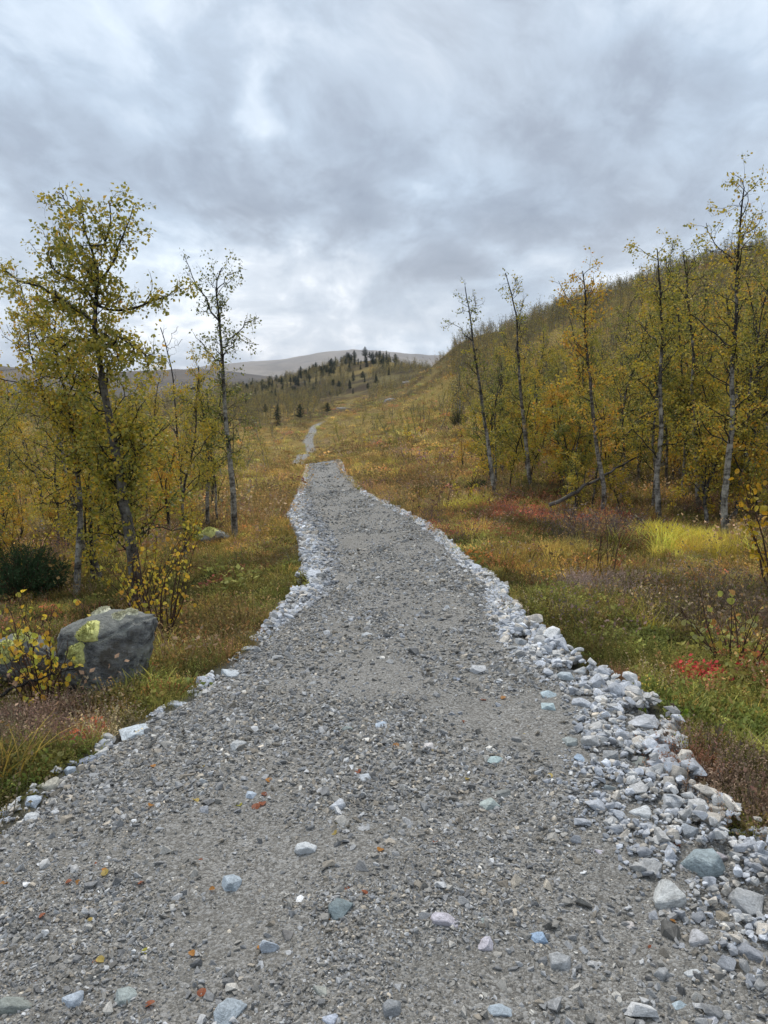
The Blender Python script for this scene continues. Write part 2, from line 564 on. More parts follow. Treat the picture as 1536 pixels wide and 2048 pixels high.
M_ROCK = mat_rock('stone_rock', False)
M_ROCKI = mat_rock('gravel_rock', True)
M_GRAVEL = mat_gravel()
M_GROUND = mat_ground()
M_PLANT = mat_plant('heath_plant')
M_LEAF = mat_leaf('birch_leaf')
M_BARK = mat_bark('birch_bark')
M_BARKD = mat_bark('dark_bark', (.16, .145, .13), (.022, .019, .018), .52)
M_BARKG = mat_bark('gnarled_bark', (.26, .24, .21), (.030, .026, .024), .56)
M_BARKR = mat_flat('shrub_bark', (.085, .050, .036), .4, 30)
M_LICH = mat_flat('hair_lichen', (.022, .020, .018), .5, 20)
M_MOSS = mat_flat('cushion_moss', (.60, .60, .23), .4, 60)
M_REIN = mat_flat('reindeer_lichen', (.68, .66, .48), .45, 50)
M_JUN = mat_flat('juniper_needles', (.045, .085, .035), .5, 12)
M_PINE = mat_flat('conifer_needles', (.022, .038, .020), .5, 1.5)
M_BOUL = mat_boulder()

# ------------------------------------------------------------------ object helpers


def mesh_np(name, V, tris=None, quads=None, mats=None, lf=None, midx=None, smooth=False, col=None):
    me = bpy.data.meshes.new(name)
    V = np.asarray(V, np.float32)
    t = np.asarray(tris, np.int32).reshape(-1, 3) if tris is not None else np.zeros((0, 3), np.int32)
    q = np.asarray(quads, np.int32).reshape(-1, 4) if quads is not None else np.zeros((0, 4), np.int32)
    nl = len(t) * 3 + len(q) * 4
    me.vertices.add(len(V))
    me.vertices.foreach_set('co', V.ravel())
    me.loops.add(nl)
    me.loops.foreach_set('vertex_index', np.concatenate([t.ravel(), q.ravel()]))
    me.polygons.add(len(t) + len(q))
    st = np.concatenate([np.arange(len(t)) * 3, len(t) * 3 + np.arange(len(q)) * 4]).astype(np.int32)
    me.polygons.foreach_set('loop_start', st)
    if midx is not None:
        me.polygons.foreach_set('material_index', np.asarray(midx, np.int32))
    me.update(calc_edges=True)
    if lf is not None:
        a = me.attributes.new('lf', 'FLOAT', 'POINT')
        a.data.foreach_set('value', np.asarray(lf, np.float32))
    if col is not None:
        a = me.attributes.new('Col', 'FLOAT_COLOR', 'POINT')
        c4 = np.ones((len(V), 4), np.float32)
        c4[:, :3] = col
        a.data.foreach_set('color', c4.ravel())
    if mats:
        for m in (mats if isinstance(mats, (list, tuple)) else [mats]):
            me.materials.append(m)
    if smooth:
        me.polygons.foreach_set('use_smooth', np.ones(len(me.polygons), bool))
    me.validate()
    return me


def link(name, me, parent=None, loc=None, rot=None, scale=None):
    o = bpy.data.objects.new(name, me)
    COL.objects.link(o)
    if parent:
        o.parent = parent
    if loc is not None:
        o.location = [float(v) for v in loc]
    if rot is not None:
        o.rotation_euler = [float(v) for v in rot]
    if scale is not None:
        o.scale = [float(v) for v in scale] if not np.isscalar(scale) else (float(scale),) * 3
    return o


def tag(o, label=None, cat=None, group=None, kind=None):
    if label: o['label'] = label
    if cat: o['category'] = cat
    if group: o['group'] = group
    if kind: o['kind'] = kind
    return o


def empty(name, loc):
    o = bpy.data.objects.new(name, None)
    o.empty_display_size = .1
    COL.objects.link(o)
    o.location = [float(v) for v in loc]
    return o


def scatter(name, protos, P, rot, scl, tint, label, idx=None):
    """one 'stuff' object: plain geometry copies of PROTOS on the points P"""
    P = np.asarray(P, np.float32)
    n = len(P)
    me = bpy.data.meshes.new(name + '_points')
    me.vertices.add(n)
    me.vertices.foreach_set('co', P.ravel())
    for an, arr in (('rot', rot), ('scl', scl)):
        a = me.attributes.new(an, 'FLOAT_VECTOR', 'POINT')
        a.data.foreach_set('vector', np.asarray(arr, np.float32).ravel())
    c4 = np.ones((n, 4), np.float32)
    c4[:, :3] = tint
    a = me.attributes.new('tint', 'FLOAT_COLOR', 'POINT')
    a.data.foreach_set('color', c4.ravel())
    if idx is None:
        idx = RS(n).randint(0, len(protos), n)
    a = me.attributes.new('idx', 'INT', 'POINT')
    a.data.foreach_set('value', np.asarray(idx, np.int32))
    o = link(name, me)
    ng = bpy.data.node_groups.new(name + '_nodes', 'GeometryNodeTree')
    ng.interface.new_socket('Geometry', in_out='INPUT', socket_type='NodeSocketGeometry')
    ng.interface.new_socket('Geometry', in_out='OUTPUT', socket_type='NodeSocketGeometry')
    T = NT(ng)
    gi = T.n('NodeGroupInput'); go = T.n('NodeGroupOutput')
    jn = T.n('GeometryNodeJoinGeometry')
    for pm in reversed(protos):
        po = bpy.data.objects.new(pm.name + '_source', pm)
        oi = T.n('GeometryNodeObjectInfo', {'Object': po, 'As Instance': False}, transform_space='ORIGINAL')
        gt = T.n('GeometryNodeGeometryToInstance', {0: oi.outputs['Geometry']})
        ng.links.new(gt.outputs[0], jn.inputs[0])

    def na(nm, ty):
        nd = T.n('GeometryNodeInputNamedAttribute', data_type=ty)
        nd.inputs['Name'].default_value = nm
        return nd.outputs['Attribute']
    ip = T.n('GeometryNodeInstanceOnPoints', {'Points': gi.outputs[0], 'Instance': jn.outputs[0], 'Pick Instance': True,
                                              'Instance Index': na('idx', 'INT'), 'Rotation': na('rot', 'FLOAT_VECTOR'),
                                              'Scale': na('scl', 'FLOAT_VECTOR')})
    ng.links.new(ip.outputs[0], go.inputs[0])
    md = o.modifiers.new('scatter', 'NODES')
    md.node_group = ng
    tag(o, label, None, None, 'stuff')
    return o


# ------------------------------------------------------------------ ground cover map
PATCH = [  # px, py, radius m, kind
    (1340, 1080, 1.0, 'sedge'), (1440, 1100, .7, 'sedge'), (1080, 1110, .9, 'orange'), (1170, 1140, .6, 'orange'),
    (1000, 1015, 1.5, 'red'), (870, 1070, .8, 'red'), (1150, 1030, 1.2, 'red'), (1240, 1060, .7, 'red'),
    (890, 928, 4.0, 'orange'), (950, 905, 5.0, 'orange'), (930, 1020, .9, 'sedge'), (1080, 1050, .8, 'green'), (1180, 1060, .5, 'brown'),
    (1220, 1180, .55, 'heather'), (1300, 1230, .6, 'brown'), (1120, 1200, .5, 'green'), (1200, 1290, .45, 'green'),
    (1350, 1300, .5, 'green'), (1400, 1330, .3, 'red'), (1490, 1340, .3, 'red'), (1480, 1450, .5, 'sedgeg'),
    (1430, 1500, .25, 'green'), (1470, 1580, .3, 'heather'), (1390, 1530, .12, 'brown'), (1240, 1365, .2, 'brown'),
    (1450, 1180, .6, 'brown'), (1330, 1130, .7, 'grass'), (1030, 1150, .5, 'orange'), (980, 1110, .6, 'orange'), (900, 1110, .4, 'red'),
    (1080, 1180, .3, 'sedgeg'),
    (500, 1260, .8, 'brown'), (440, 1320, .4, 'brown'), (380, 1370, .4, 'green'), (110, 1450, .35, 'heather'),
    (190, 1470, .25, 'heather'), (160, 1480, .12, 'red'), (60, 1530, .4, 'green'), (20, 1590, .3, 'green'), (180, 1500, .15, 'green'),
    (560, 1170, .5, 'green'), (480, 1190, .7, 'grass'), (450, 1130, .6, 'brown'), (530, 1080, 1.2, 'grass'), (560, 1060, 1, 'orange'),
    (440, 1060, 1.2, 'red'), (400, 1170, .7, 'green'), (560, 1010, 2.5, 'brown'), (340, 1250, .6, 'brown'), (500, 1140, .25, 'red'),
    (720, 1005, 1.0, 'brown'), (790, 1030, 1.2, 'brown'), (760, 970, 2.0, 'brown'), (600, 1200, .3, 'green'),
]
KC = {'sedge': (.44, .36, .06), 'sedgeg': (.27, .27, .06), 'orange': (.42, .23, .05), 'red': (.24, .10, .06), 'green': (.12, .125, .035),
      'purple': (.15, .105, .095), 'heather': (.24, .16, .125), 'brown': (.19, .12, .055), 'grass': (.35, .25, .07)}
patches = [(hit0(px, py)[:2], r, k) for px, py, r, k in PATCH]
KN = list(KC)


def cover(x, y):
    """weights of each cover kind at x, y -> (n, kinds)"""
    x = np.asarray(x, float); y = np.asarray(y, float)
    r = np.hypot(x, y)
    W = np.zeros((len(x), len(KN)))
    n = [fbm(x * 1.5, y * 1.5, 100 + i * 7, 5, .65) for i in range(len(KN))]
    bigf = [fbm(x * .12, y * .12, 300 + i * 7, 3) for i in range(len(KN))]
    near = 1 - sstep(12, 28, r)
    base = {'sedge': -.25 + .06 * (1 - near), 'sedgeg': .05, 'orange': -.02 - .10 * near, 'red': -.22 + .1 * near, 'green': .02 + .12 * near,
            'purple': -.40 + .08 * near, 'heather': -.16 + .14 * near, 'brown': .06, 'grass': .28 - .10 * near}
    for i, k in enumerate(KN):
        W[:, i] = base[k] + n[i] * .9 + bigf[i] * .6
    for (c, rad, k) in patches:
        d = np.hypot(x - c[0], (y - c[1]) * .8) / rad
        W[:, KN.index(k)] += .48 * np.exp(-d ** 2 * 1.2)
    nr = 1 - sstep(7, 13, r)
    W[:, KN.index('grass')] -= .30 * nr
    W[:, KN.index('green')] += .22 * nr
    W[:, KN.index('brown')] -= .08 * nr
    W[:, KN.index('purple')] -= .10 * nr
    W[:, KN.index('red')] += .06 * nr
    W[:, KN.index('sedgeg')] += .05 * nr
    W = np.exp((W - W.max(1, keepdims=True)) * 10)
    return W / W.sum(1, keepdims=True)


KCA = np.array([KC[k] for k in KN])


def cover_col(x, y):
    W = cover(x, y)
    c = W @ KCA
    r = np.hypot(x, y)
    far = sstep(120, 230, r)[:, None]
    m = fbm(x * .02, y * .02, 77, 4)[:, None]
    m2 = fbm(x * .09, y * .09, 78, 4)[:, None]
    fc = np.array([.25, .17, .065]) * (1 - sstep(.4, .6, m)) + np.array([.14, .10, .05]) * sstep(.4, .6, m)
    fc = fc * (1 - .55 * sstep(.45, .62, m2)) + np.array([.02, .03, .0]) * sstep(.6, .45, m2)
    return c * (1 - far) + fc * far


# ------------------------------------------------------------------ ground sheet
def build_ground():
    rr = np.concatenate([np.geomspace(0.4, 2, 22)[:-1], np.geomspace(2, 14, 190)[:-1], np.geomspace(14, 500, 230)[:-1],
                         np.geomspace(500, 9000, 40)])
    az = np.concatenate([np.linspace(-180, -50, 60)[:-1], np.linspace(-50, 50, 420), np.linspace(50, 180, 60)[1:-1]])
    A, R = np.meshgrid(np.radians(az), rr)
    X, Y = R * np.sin(A), R * np.cos(A)
    Z = H(X.ravel(), Y.ravel()).reshape(X.shape)
    V = np.stack([X, Y, Z], -1).reshape(-1, 3)
    nr, na = X.shape
    i = np.arange(nr * na).reshape(nr, na)
    nx = np.roll(i, -1, 1)
    Q = np.stack([i[:-1], i[1:], nx[1:], nx[:-1]], -1).reshape(-1, 4)
    V = np.vstack([V, [[0, 0, float(H(np.array([0.]), np.array([0.]))[0])]]])
    c = len(V) - 1
    tr = np.stack([np.full(na, c), i[0], nx[0]], -1)
    col = cover_col(V[:, 0], V[:, 1])
    ins = sstep(-.1, .1, path_d(V[:, 0], V[:, 1]))[:, None] * fade_end(V[:, 1])[:, None]
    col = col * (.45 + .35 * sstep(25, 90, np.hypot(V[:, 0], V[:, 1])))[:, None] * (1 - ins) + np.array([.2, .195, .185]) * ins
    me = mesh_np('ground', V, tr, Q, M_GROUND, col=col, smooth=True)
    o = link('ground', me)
    tag(o, kind='structure')


build_ground()


def build_path():
    ys = np.concatenate([np.arange(-5, 1, .12), np.arange(1, 9, .03), np.arange(9, 20, .08), np.arange(20, 172, .35)])
    ns = 90
    s = np.linspace(-.12, 1.12, ns)
    a, b = edges(ys)
    wd = np.maximum(b - a, .5)
    X = a[:, None] - .1 + s[None] * (wd[:, None] + .2)
    Y = np.repeat(ys[:, None], ns, 1)
    d = path_d(X.ravel(), Y.ravel())
    z = HP(X.ravel(), Y.ravel()) - .05 * (1 - fade_end(Y.ravel())) * 3
    z = np.where(d < -.03, z - .10 * sstep(-.03, -.12, d), z)
    V = np.stack([X.ravel(), Y.ravel(), z], -1)
    i = np.arange(len(ys) * ns).reshape(len(ys), ns)
    Q = np.stack([i[:-1, :-1], i[:-1, 1:], i[1:, 1:], i[1:, :-1]], -1).reshape(-1, 4)
    o = link('gravel_path', mesh_np('gravel_path', V, None, Q, M_GRAVEL, smooth=True))
    tag(o, 'crushed grey gravel path running away through the heath', kind='structure')


build_path()


# ------------------------------------------------------------------ far hills
def ridge(name, prof, dist, depth, mat, seed, rough, label, base=-30):
    """prof: skyline (px, py) seen from here; a solid hill of real depth at that distance"""
    px = np.array([p[0] for p in prof], float); py = np.array([p[1] for p in prof], float)
    u = np.linspace(px[0], px[-1], 360)
    top = np.interp(u, px, py)
    k = np.hanning(15); k /= k.sum()
    top = np.convolve(np.pad(top, 7, 'edge'), k, 'valid')
    P = np.array([unp(a, b, dist) for a, b in zip(u, top)])
    nd = 60
    t = np.linspace(-1, 1, nd)
    X = P[:, 0][None] * (1 + t[:, None] * depth / dist)
    Y = P[:, 1][None] + t[:, None] * depth
    prof2 = (np.cos(t * math.pi) * .5 + .5)[:, None] ** .8
    hh = (P[:, 2] - base)[None]
    n = (fbm(X / dist * 9, Y / dist * 9, seed, 6) - .5) * rough * (np.sin(np.pi * np.clip(np.abs(t) * 1.2, 0, .5))[:, None]) ** 2
    Z = base + hh * prof2 * (1 + n)
    ed = np.minimum(np.arange(360), np.arange(360)[::-1]) / 30.0
    Z = base + (Z - base) * np.clip(ed, 0, 1)[None]
    V = np.stack([X, Y, Z], -1).reshape(-1, 3)
    i = np.arange(nd * 360).reshape(nd, 360)
    Q = np.stack([i[:-1, :-1], i[:-1, 1:], i[1:, 1:], i[1:, :-1]], -1).reshape(-1, 4)
    o = link(name, mesh_np(name, V, None, Q, mat, smooth=True))
    tag(o, label, kind='structure')


M_MT = mat_far('bare_mountain', [(.36, (.13, .12, .105)), (.48, (.23, .195, .155)), (.58, (.31, .265, .21)), (.72, (.40, .36, .31))], .0022)
M_H2 = mat_far('wooded_hill', [(.36, (.05, .05, .042)), (.5, (.11, .088, .065)), (.7, (.18, .135, .09))], .006)
ridge('hills', [(150, 780), (260, 760), (340, 746), (420, 732), (490, 726), (560, 722), (600, 716), (650, 708), (700, 705), (760, 708), (800, 712),
                (850, 713), (900, 712), (1000, 722), (1100, 740), (1300, 790)], 5200, 2600, M_MT, 3, .5,
      'pale treeless mountain on the horizon')
ridge('hills', [(-700, 720), (-500, 700), (-300, 722), (-100, 733), (0, 735), (60, 742), (150, 752), (250, 744), (330, 742), (400, 741), (470, 745), (560, 756),
                (700, 790), (800, 810)], 2300, 1100, M_H2, 9, .5, 'brown moorland hill before the mountain')

# ------------------------------------------------------------------ stones


def hull_mesh(name, rng, n, dims, mat, bev=0.0, rough=0.0, sub=0, flat=.0):
    """an angular broken stone: convex hull of points on a squashed ball, chipped edges"""
    bm = bmesh.new()
    for i in range(n):
        v = rng.normal(size=3)
        v /= np.linalg.norm(v)
        v = np.sign(v) * np.abs(v) ** .75
        v = v * np.array(dims) * rng.uniform(.82, 1.08)
        bm.verts.new(v)
    r = bmesh.ops.convex_hull(bm, input=bm.verts)
    junk = list({g for g in r['geom_interior'] + r['geom_unused'] if isinstance(g, bmesh.types.BMVert)})
    bmesh.ops.delete(bm, geom=[v for v in junk if v.is_valid], context='VERTS')
    if bev:
        bmesh.ops.dissolve_limit(bm, angle_limit=math.radians(14), verts=bm.verts, edges=bm.edges)
        bmesh.ops.bevel(bm, geom=list(bm.edges), offset=bev, segments=1, affect='EDGES', clamp_overlap=True)
    if sub:
        bmesh.ops.triangulate(bm, faces=bm.faces)
        bmesh.ops.subdivide_edges(bm, edges=bm.edges, cuts=sub, use_grid_fill=True, smooth=.0)
        from mathutils import noise as mn
        o = Vector(rng.uniform(0, 50, 3))
        for v in bm.verts:
            c = v.co.copy()
            k = mn.fractal(c * (2.2 / max(dims)) + o, .7, 2.1, 5)
            k2 = mn.noise(c * (9 / max(dims)) + o)
            v.co = c * (1 + rough * k) + c.normalized() * rough * .25 * k2 * max(dims)
    bmesh.ops.recalc_face_normals(bm, faces=bm.faces)
    me = bpy.data.meshes.new(name)
    bm.to_mesh(me)
    bm.free()
    me.materials.append(mat)
    return me


rng = RS(7)
CHIPS = [hull_mesh('gravel_chip', RS(100 + i), 10, (1, rng.uniform(.65, .95), rng.uniform(.5, .8)), M_ROCKI) for i in range(12)]
RUBBLE = [hull_mesh('rubble_block', RS(200 + i), 14, (1, rng.uniform(.6, .9), rng.uniform(.4, .7)), M_ROCKI, bev=.05) for i in range(12)]
STONES = [hull_mesh('stone_block', RS(300 + i), 14, (1, rng.uniform(.6, .9), rng.uniform(.4, .7)), M_ROCK, bev=.05) for i in range(14)]
FINES = [hull_mesh('named_stone', RS(400 + i), 18, (1, rng.uniform(.6, .9), rng.uniform(.42, .62)), M_ROCK, bev=.05, rough=.05, sub=2) for i in range(10)]


def quat_eulers(rng, n, tilt=.5):
    e = np.stack([rng.normal(0, tilt, n), rng.normal(0, tilt, n), rng.uniform(0, 2 * math.pi, n)], -1)
    return e


def stone_tints(rng, n, base=.30, var=.22):
    k = base * np.exp(rng.normal(0, var, n))[:, None]
    hue = rng.uniform(0, 1, n)
    c = np.where(hue[:, None] < .5, np.array([.94, .99, 1.07]), np.where(hue[:, None] < .85, np.array([1.0, 1.0, .98]), np.array([1.08, 1.0, .88])))
    return k * c


def in_view(x, y, z, pad=140, far=1e9):
    px, py, dz = proj(np.stack([x, y, z], -1))
    return (dz > .3) & (px > -pad) & (px < 1536 + pad) & (py > -pad) & (py < 2048 + pad)


# --- gravel chips over the path
def gravel():
    rng = RS(11)
    P, S = [], []
    bands = [(1.35, 2.9, 16000, .0034), (1.35, 2.6, 17000, .0052), (2.6, 4.2, 9500, .0068), (4.2, 7, 4500, .009), (7, 12, 2400, .0105), (12, 22, 1000, .014), (22, 40, 260, .021)]
    for y0, y1, dens, sz in bands:
        area = (y1 - y0) * 4.6
        n = int(dens * area)
        y = rng.uniform(y0, y1, n)
        x = rng.uniform(-3.2, 2.8, n) if y1 < 5 else rng.uniform(-3.8, 2.4, n)
        d = path_d(x, y)
        # coarser and looser in some places, worn fine in the wheel tracks
        clump = fbm(x * 2.2, y * 1.6, 55, 4)
        a, b = edges(y)
        s = (x - a) / (b - a)
        trk = 1 - .55 * (np.exp(-((s - .34) / .10) ** 2) + np.exp(-((s - .68) / .10) ** 2))
        keep = (d > 0) & (rng.uniform(0, 1, n) < np.clip((clump - .28) * 3.6, .14, 1) * trk)
        x, y, clump = x[keep], y[keep], clump[keep]
        size = sz * np.exp(rng.normal(0, .38, len(x))) * (.75 + .9 * np.clip(clump - .4, 0, .3) / .3 * .8)
        z = HP(x, y) + size * rng.uniform(-.25, .35, len(x))
        ok = in_view(x, y, z, 200)
        P.append(np.stack([x, y, z], -1)[ok]); S.append(size[ok])
    # a sparser sprinkle of bigger chips
    for y0, y1, dens, sz in [(1.35, 4, 1300, .0100), (1.35, 4, 300, .017), (4, 9, 450, .012), (4, 9, 110, .021), (9, 20, 60, .022)]:
        n = int(dens * (y1 - y0) * 5)
        y = rng.uniform(y0, y1, n); x = rng.uniform(-3.6, 2.9, n)
        clump = fbm(x * 1.5, y * 1.1, 58, 4)
        keep = (path_d(x, y) > 0) & (rng.uniform(0, 1, n) < np.clip((clump - .38) * 5, .04, 1))
        x, y = x[keep], y[keep]
        size = sz * np.exp(rng.normal(0, .3, len(x)))
        z = HP(x, y) + size * rng.uniform(-.1, .3, len(x))
        ok = in_view(x, y, z, 200)
        P.append(np.stack([x, y, z], -1)[ok]); S.append(size[ok])
    P = np.vstack(P); S = np.concatenate(S)
    n = len(P)
    sc_ = S[:, None] * rng.uniform(.8, 1.2, (n, 3))
    t = stone_tints(rng, n, GRAV_BASE, .36) * np.array([1.04, 1.0, .93])
    scatter('gravel', CHIPS, P, quat_eulers(rng, n, .35), sc_, t, 'loose crushed grey gravel strewn over the path')
    return n


GRAV_BASE = .34
n_gravel = gravel()

# --- notable single stones of the photograph: px, py, width px, aspect (height/width), tint, label
BL, PALE, GRY, DRK, GRN, WRM, LIL = (.40, .46, .53), (.50, .52, .53), (.33, .34, .345), (.15, .155, .165), (.37, .43, .41), (.48, .45, .38), (.44, .42, .46)
NAMED = [
    (612, 1693, 45, .75, PALE, 'smooth pale oval stone alone in the middle of the gravel path'),
    (768, 1450, 40, .7, BL, 'blue-grey rounded stone near the crest of the nearest path stretch'),
    (975, 1607, 50, .7, GRN, 'pale greenish flat stone touching a darker round one on the path'),
    (1004, 1584, 38, .75, (.20, .21, .20), 'dark grey round stone behind the pale greenish flat one'),
    (1412, 1722, 98, .98, (.27, .33, .35), 'largest blue-grey slab lying tilted on the rubble edge'),
    (1328, 1782, 80, .72, (.44, .45, .44), 'big blocky pale stone in front of the blue-grey slab'),
    (460, 1765, 48, .75, (.33, .38, .42), 'blue-grey wedge stone among brown gravel chips'),
    (682, 1815, 54, .65, (.17, .21, .22), 'dark greenish stone half sunk in the path gravel'),
    (540, 1888, 40, 1.15, (.45, .50, .56), 'upright bluish white stone with a white streak'),
    (572, 1865, 34, .85, (.17, .165, .16), 'brown-black stone leaning behind the bluish white one'),
    (890, 1838, 60, .6, LIL, 'long pinkish grey stone with a dark underside'),
    (972, 1842, 28, .8, GRN, 'small round green-grey stone beside the long pinkish one'),
    (1076, 1874, 42, .7, (.27, .37, .50), 'bright blue-grey stone pressed into the path'),
    (970, 1885, 36, .9, LIL, 'mauve square stone below the small green-grey one'),
    (1117, 1920, 56, .8, GRY, 'striped grey stone lying diagonally in the path'),
    (148, 1992, 48, .75, BL, 'light blue stone near the dull green slab'),
    (246, 1995, 52, .7, (.33, .38, .37), 'mottled green and white stone next to the light blue one'),
    (461, 2022, 68, .55, (.30, .34, .37), 'flat-topped blue-grey block at the lower edge of view'),
    (36, 2004, 76, .6, (.22, .24, .22), 'dull green rectangular slab sunk in the gravel'),
    (638, 1976, 38, 1.15, (.36, .37, .33), 'tall olive-grey stone in the near gravel'),
    (1000, 2020, 52, .5, (.32, .37, .41), 'flat pale blue stone low in the near gravel'),
    (1365, 2012, 40, 1.0, (.40, .48, .52), 'light blue stone standing in front of the near rubble'),
    (1412, 2038, 62, .6, (.50, .50, .52), 'broad pale stone at the foot of the light blue one'),
    (1385, 1945, 32, .9, PALE, 'white chunky stone in the near rubble'),
    (1325, 1945, 34, 1.2, GRY, 'grey pointed stone in the near rubble'),
    (1390, 1872, 50, .7, (.40, .40, .41), 'pale flat stone near the warm brown one'),
    (1445, 1832, 34, .7, (.30, .26, .20), 'warm brown round stone in the near rubble'),
    (1500, 1800, 80, .6, GRY, 'wide grey slab at the outer rubble beside the heather'),
    (1512, 1905, 70, .6, (.24, .25, .27), 'dark grey slab at the outer rubble'),
    (1478, 1660, 44, .95, (.37, .38, .36), 'upright pale stone on the outer rim beside the heather'),
    (1440, 1712, 40, .7, (.38, .36, .38), 'pinkish stone just behind the blue-grey slab'),
    (1372, 1735, 36, .8, (.38, .38, .40), 'squarish stone wedged against the near side of the slab'),
    (270, 1462, 82, .38, (.47, .52, .56), 'long bluish white slab on the rim beside the green heath'),
    (170, 1520, 46, .75, (.27, .30, .36), 'blue-grey block on the rim between paler stones'),
    (140, 1540, 30, 1.1, BL, 'small blue block on the rim'),
    (98, 1566, 52, .7, (.47, .45, .38), 'cream-coloured boulder chunk on the rim'),
    (62, 1602, 38, .7, BL, 'pale blue stone on the rim in front of the cream one'),
    (66, 1634, 36, .7, PALE, 'whitish stone on the inner side of the rim'),
    (360, 1407, 56, .45, (.42, .46, .52), 'flat blue-white stone where the rim meets the boulder meadow'),
    (458, 1342, 58, .5, (.44, .48, .51), 'long light slab on the rim near the brown heath'),
    (500, 1297, 40, .5, (.40, .43, .45), 'flat stone on the rim just beyond the long light slab'),
    (1164, 1512, 32, .8, (.36, .45, .55), 'sky-blue stone at the inner side of the rubble'),
    (1220, 1508, 44, .9, (.25, .26, .265), 'dark grey pointed stone among white rubble'),
    (1278, 1522, 42, .6, (.22, .24, .22), 'dark green-grey round stone among white rubble'),
    (1140, 1482, 36, .8, (.32, .35, .34), 'greenish stone standing at the inner rubble border'),
    (1280, 1620, 52, .65, PALE, 'bright white flat stone in the thick rubble'),
    (1340, 1602, 50, .65, (.46, .48, .50), 'big light slab near the outer rubble rim'),
    (1380, 1660, 36, 1.2, (.40, .43, .46), 'leaning long stone above the blue-grey slab'),
    (1222, 1575, 30, 1.0, (.30, .33, .33), 'grey-green stone half buried at the inner rubble'),
    (1205, 1707, 46, .6, LIL, 'flat lilac stone lying apart inside the rubble edge'),
    (1163, 1404, 42, .85, (.42, .44, .47), 'rounded white stone near the brown heather clump'),
    (1100, 1388, 40, .6, (.36, .43, .46), 'bluish flat stone in a row near the brown heather clump'),
    (1095, 1410, 38, .55, (.36, .44, .45), 'greenish blue stone below the row near the heather clump'),
    (1285, 1440, 70, .45, (.44, .46, .49), 'long layered slab capping the rubble rim'),
    (1130, 1350, 40, .7, (.38, .43, .46), 'blue-white block at the bend of the rubble rim'),
    (1160, 1340, 34, .7, PALE, 'angular white stone at the bend of the rubble rim'),
    (1040, 1282, 30, .7, (.36, .38, .40), 'angular stone on the rim where green heath begins'),
    (960, 1336, 42, .5, (.48, .49, .50), 'low white stone inside the right rubble edge'),
    (922, 1332, 22, .6, (.40, .40, .41), 'little stone next to the low white one'),
    (912, 1357, 22, .8, (.26, .30, .37), 'small dark blue stone standing on the path'),
    (735, 1268, 24, .6, PALE, 'small white stone far up the middle of the path'),
    (787, 1322, 30, .5, GRY, 'pale flat stone in the loose line across the path'),
    (855, 1491, 34, .5, (.50, .48, .47), 'whitish flat stone in the middle of the path'),
    (990, 1519, 34, .5, (.32, .40, .40), 'pale teal stone pressed flat in the path'),
    (728, 1556, 38, .65, (.40, .43, .46), 'light stone with an orange leaf beside it'),
    (675, 1606, 36, .75, (.42, .44, .47), 'broken light stone up from the pale oval one'),
    (500, 1588, 26, .6, BL, 'small light blue stone left of the path middle'),
    (478, 1490, 34, .85, (.40, .41, .41), 'pale wedge stone up the left half of the path'),
    (408, 1560, 18, .8, PALE, 'tiny white pointed stone up the left half of the path'),
    (672, 1463, 20, .8, (.33, .38, .44), 'small bluish stone left of a greenish one'),
    (695, 1456, 22, .8, (.26, .30, .29), 'small greenish stone right of a bluish one'),
    (630, 1365, 26, .6, GRY, 'grey stone in the coarse patch half way along the path'),
    (1258, 1850, 30, .7, (.45, .42, .40), 'small warm white stone below the blocky pale one'),
    (255, 1905, 26, .7, (.42, .42, .47), 'small lilac triangular stone left in the gravel'),
    (782, 2015, 50, 1.3, (.24, .25, .26), 'dark upright stone at the bottom middle of view'),
    (660, 2035, 40, .8, (.42, .46, .54), 'pale blue pointed stone at the bottom near the dark one'),
    (600, 1163, 26, .5, (.52, .50, .48), 'white stone lying in the grass off the rim'),
]
GRP_S = 'notable stones on the path and its rims'
lib_named = []
PREPS = (' on ', ' in ', ' near ', ' at ', ' with ', ' beside ', ' touching ', ' behind ', ' alone ', ' lying ', ' just ', ' far ', ' next ', ' half ', ' leaning ', ' pressed ', ' where ', ' standing ', ' below ', ' up ', ' among ', ' between ', ' inside ', ' wedged ', ' capping ', ' rising ', ' above ')


def short(lab):
    best = ' '.join(lab.split()[:4])
    for st in PREPS:
        q = (lab + ' ').find(st)
        if q > 0 and 2 <= len(lab[:q].split()) < len(best.split()):
            best = lab[:q]
    return best


used_labels = set()


def where(prefix, px, py, marks, reach=70, ground_word=''):
    """a label that tells where the thing lies by the nearest landmarks; tries others until it is the only one"""
    best = sorted(marks, key=lambda q: math.hypot(q[0] - px, (q[1] - py) * 1.4))
    lab = ''
    for c in best[:9]:
        dx, dy = px - c[0], (py - c[1]) * 1.4
        side = ('right of' if dx > 0 else 'left of') if abs(dx) > abs(dy) else ('in front of' if dy > 0 else 'beyond')
        near = 'just' if math.hypot(dx, dy) < reach else 'well'
        lab = '%s %s %s the %s' % (prefix, near, side, c[2])
        if lab not in used_labels:
            break
        alt = ('in front of' if dy > 0 else 'beyond') if abs(dx) > abs(dy) else ('right of' if dx > 0 else 'left of')
        lab2 = '%s %s and %s the %s' % (prefix, side.split(' of')[0], alt, c[2])
        if lab2 not in used_labels:
            lab = lab2
            break
    used_labels.add(lab)
    return lab
taken = []
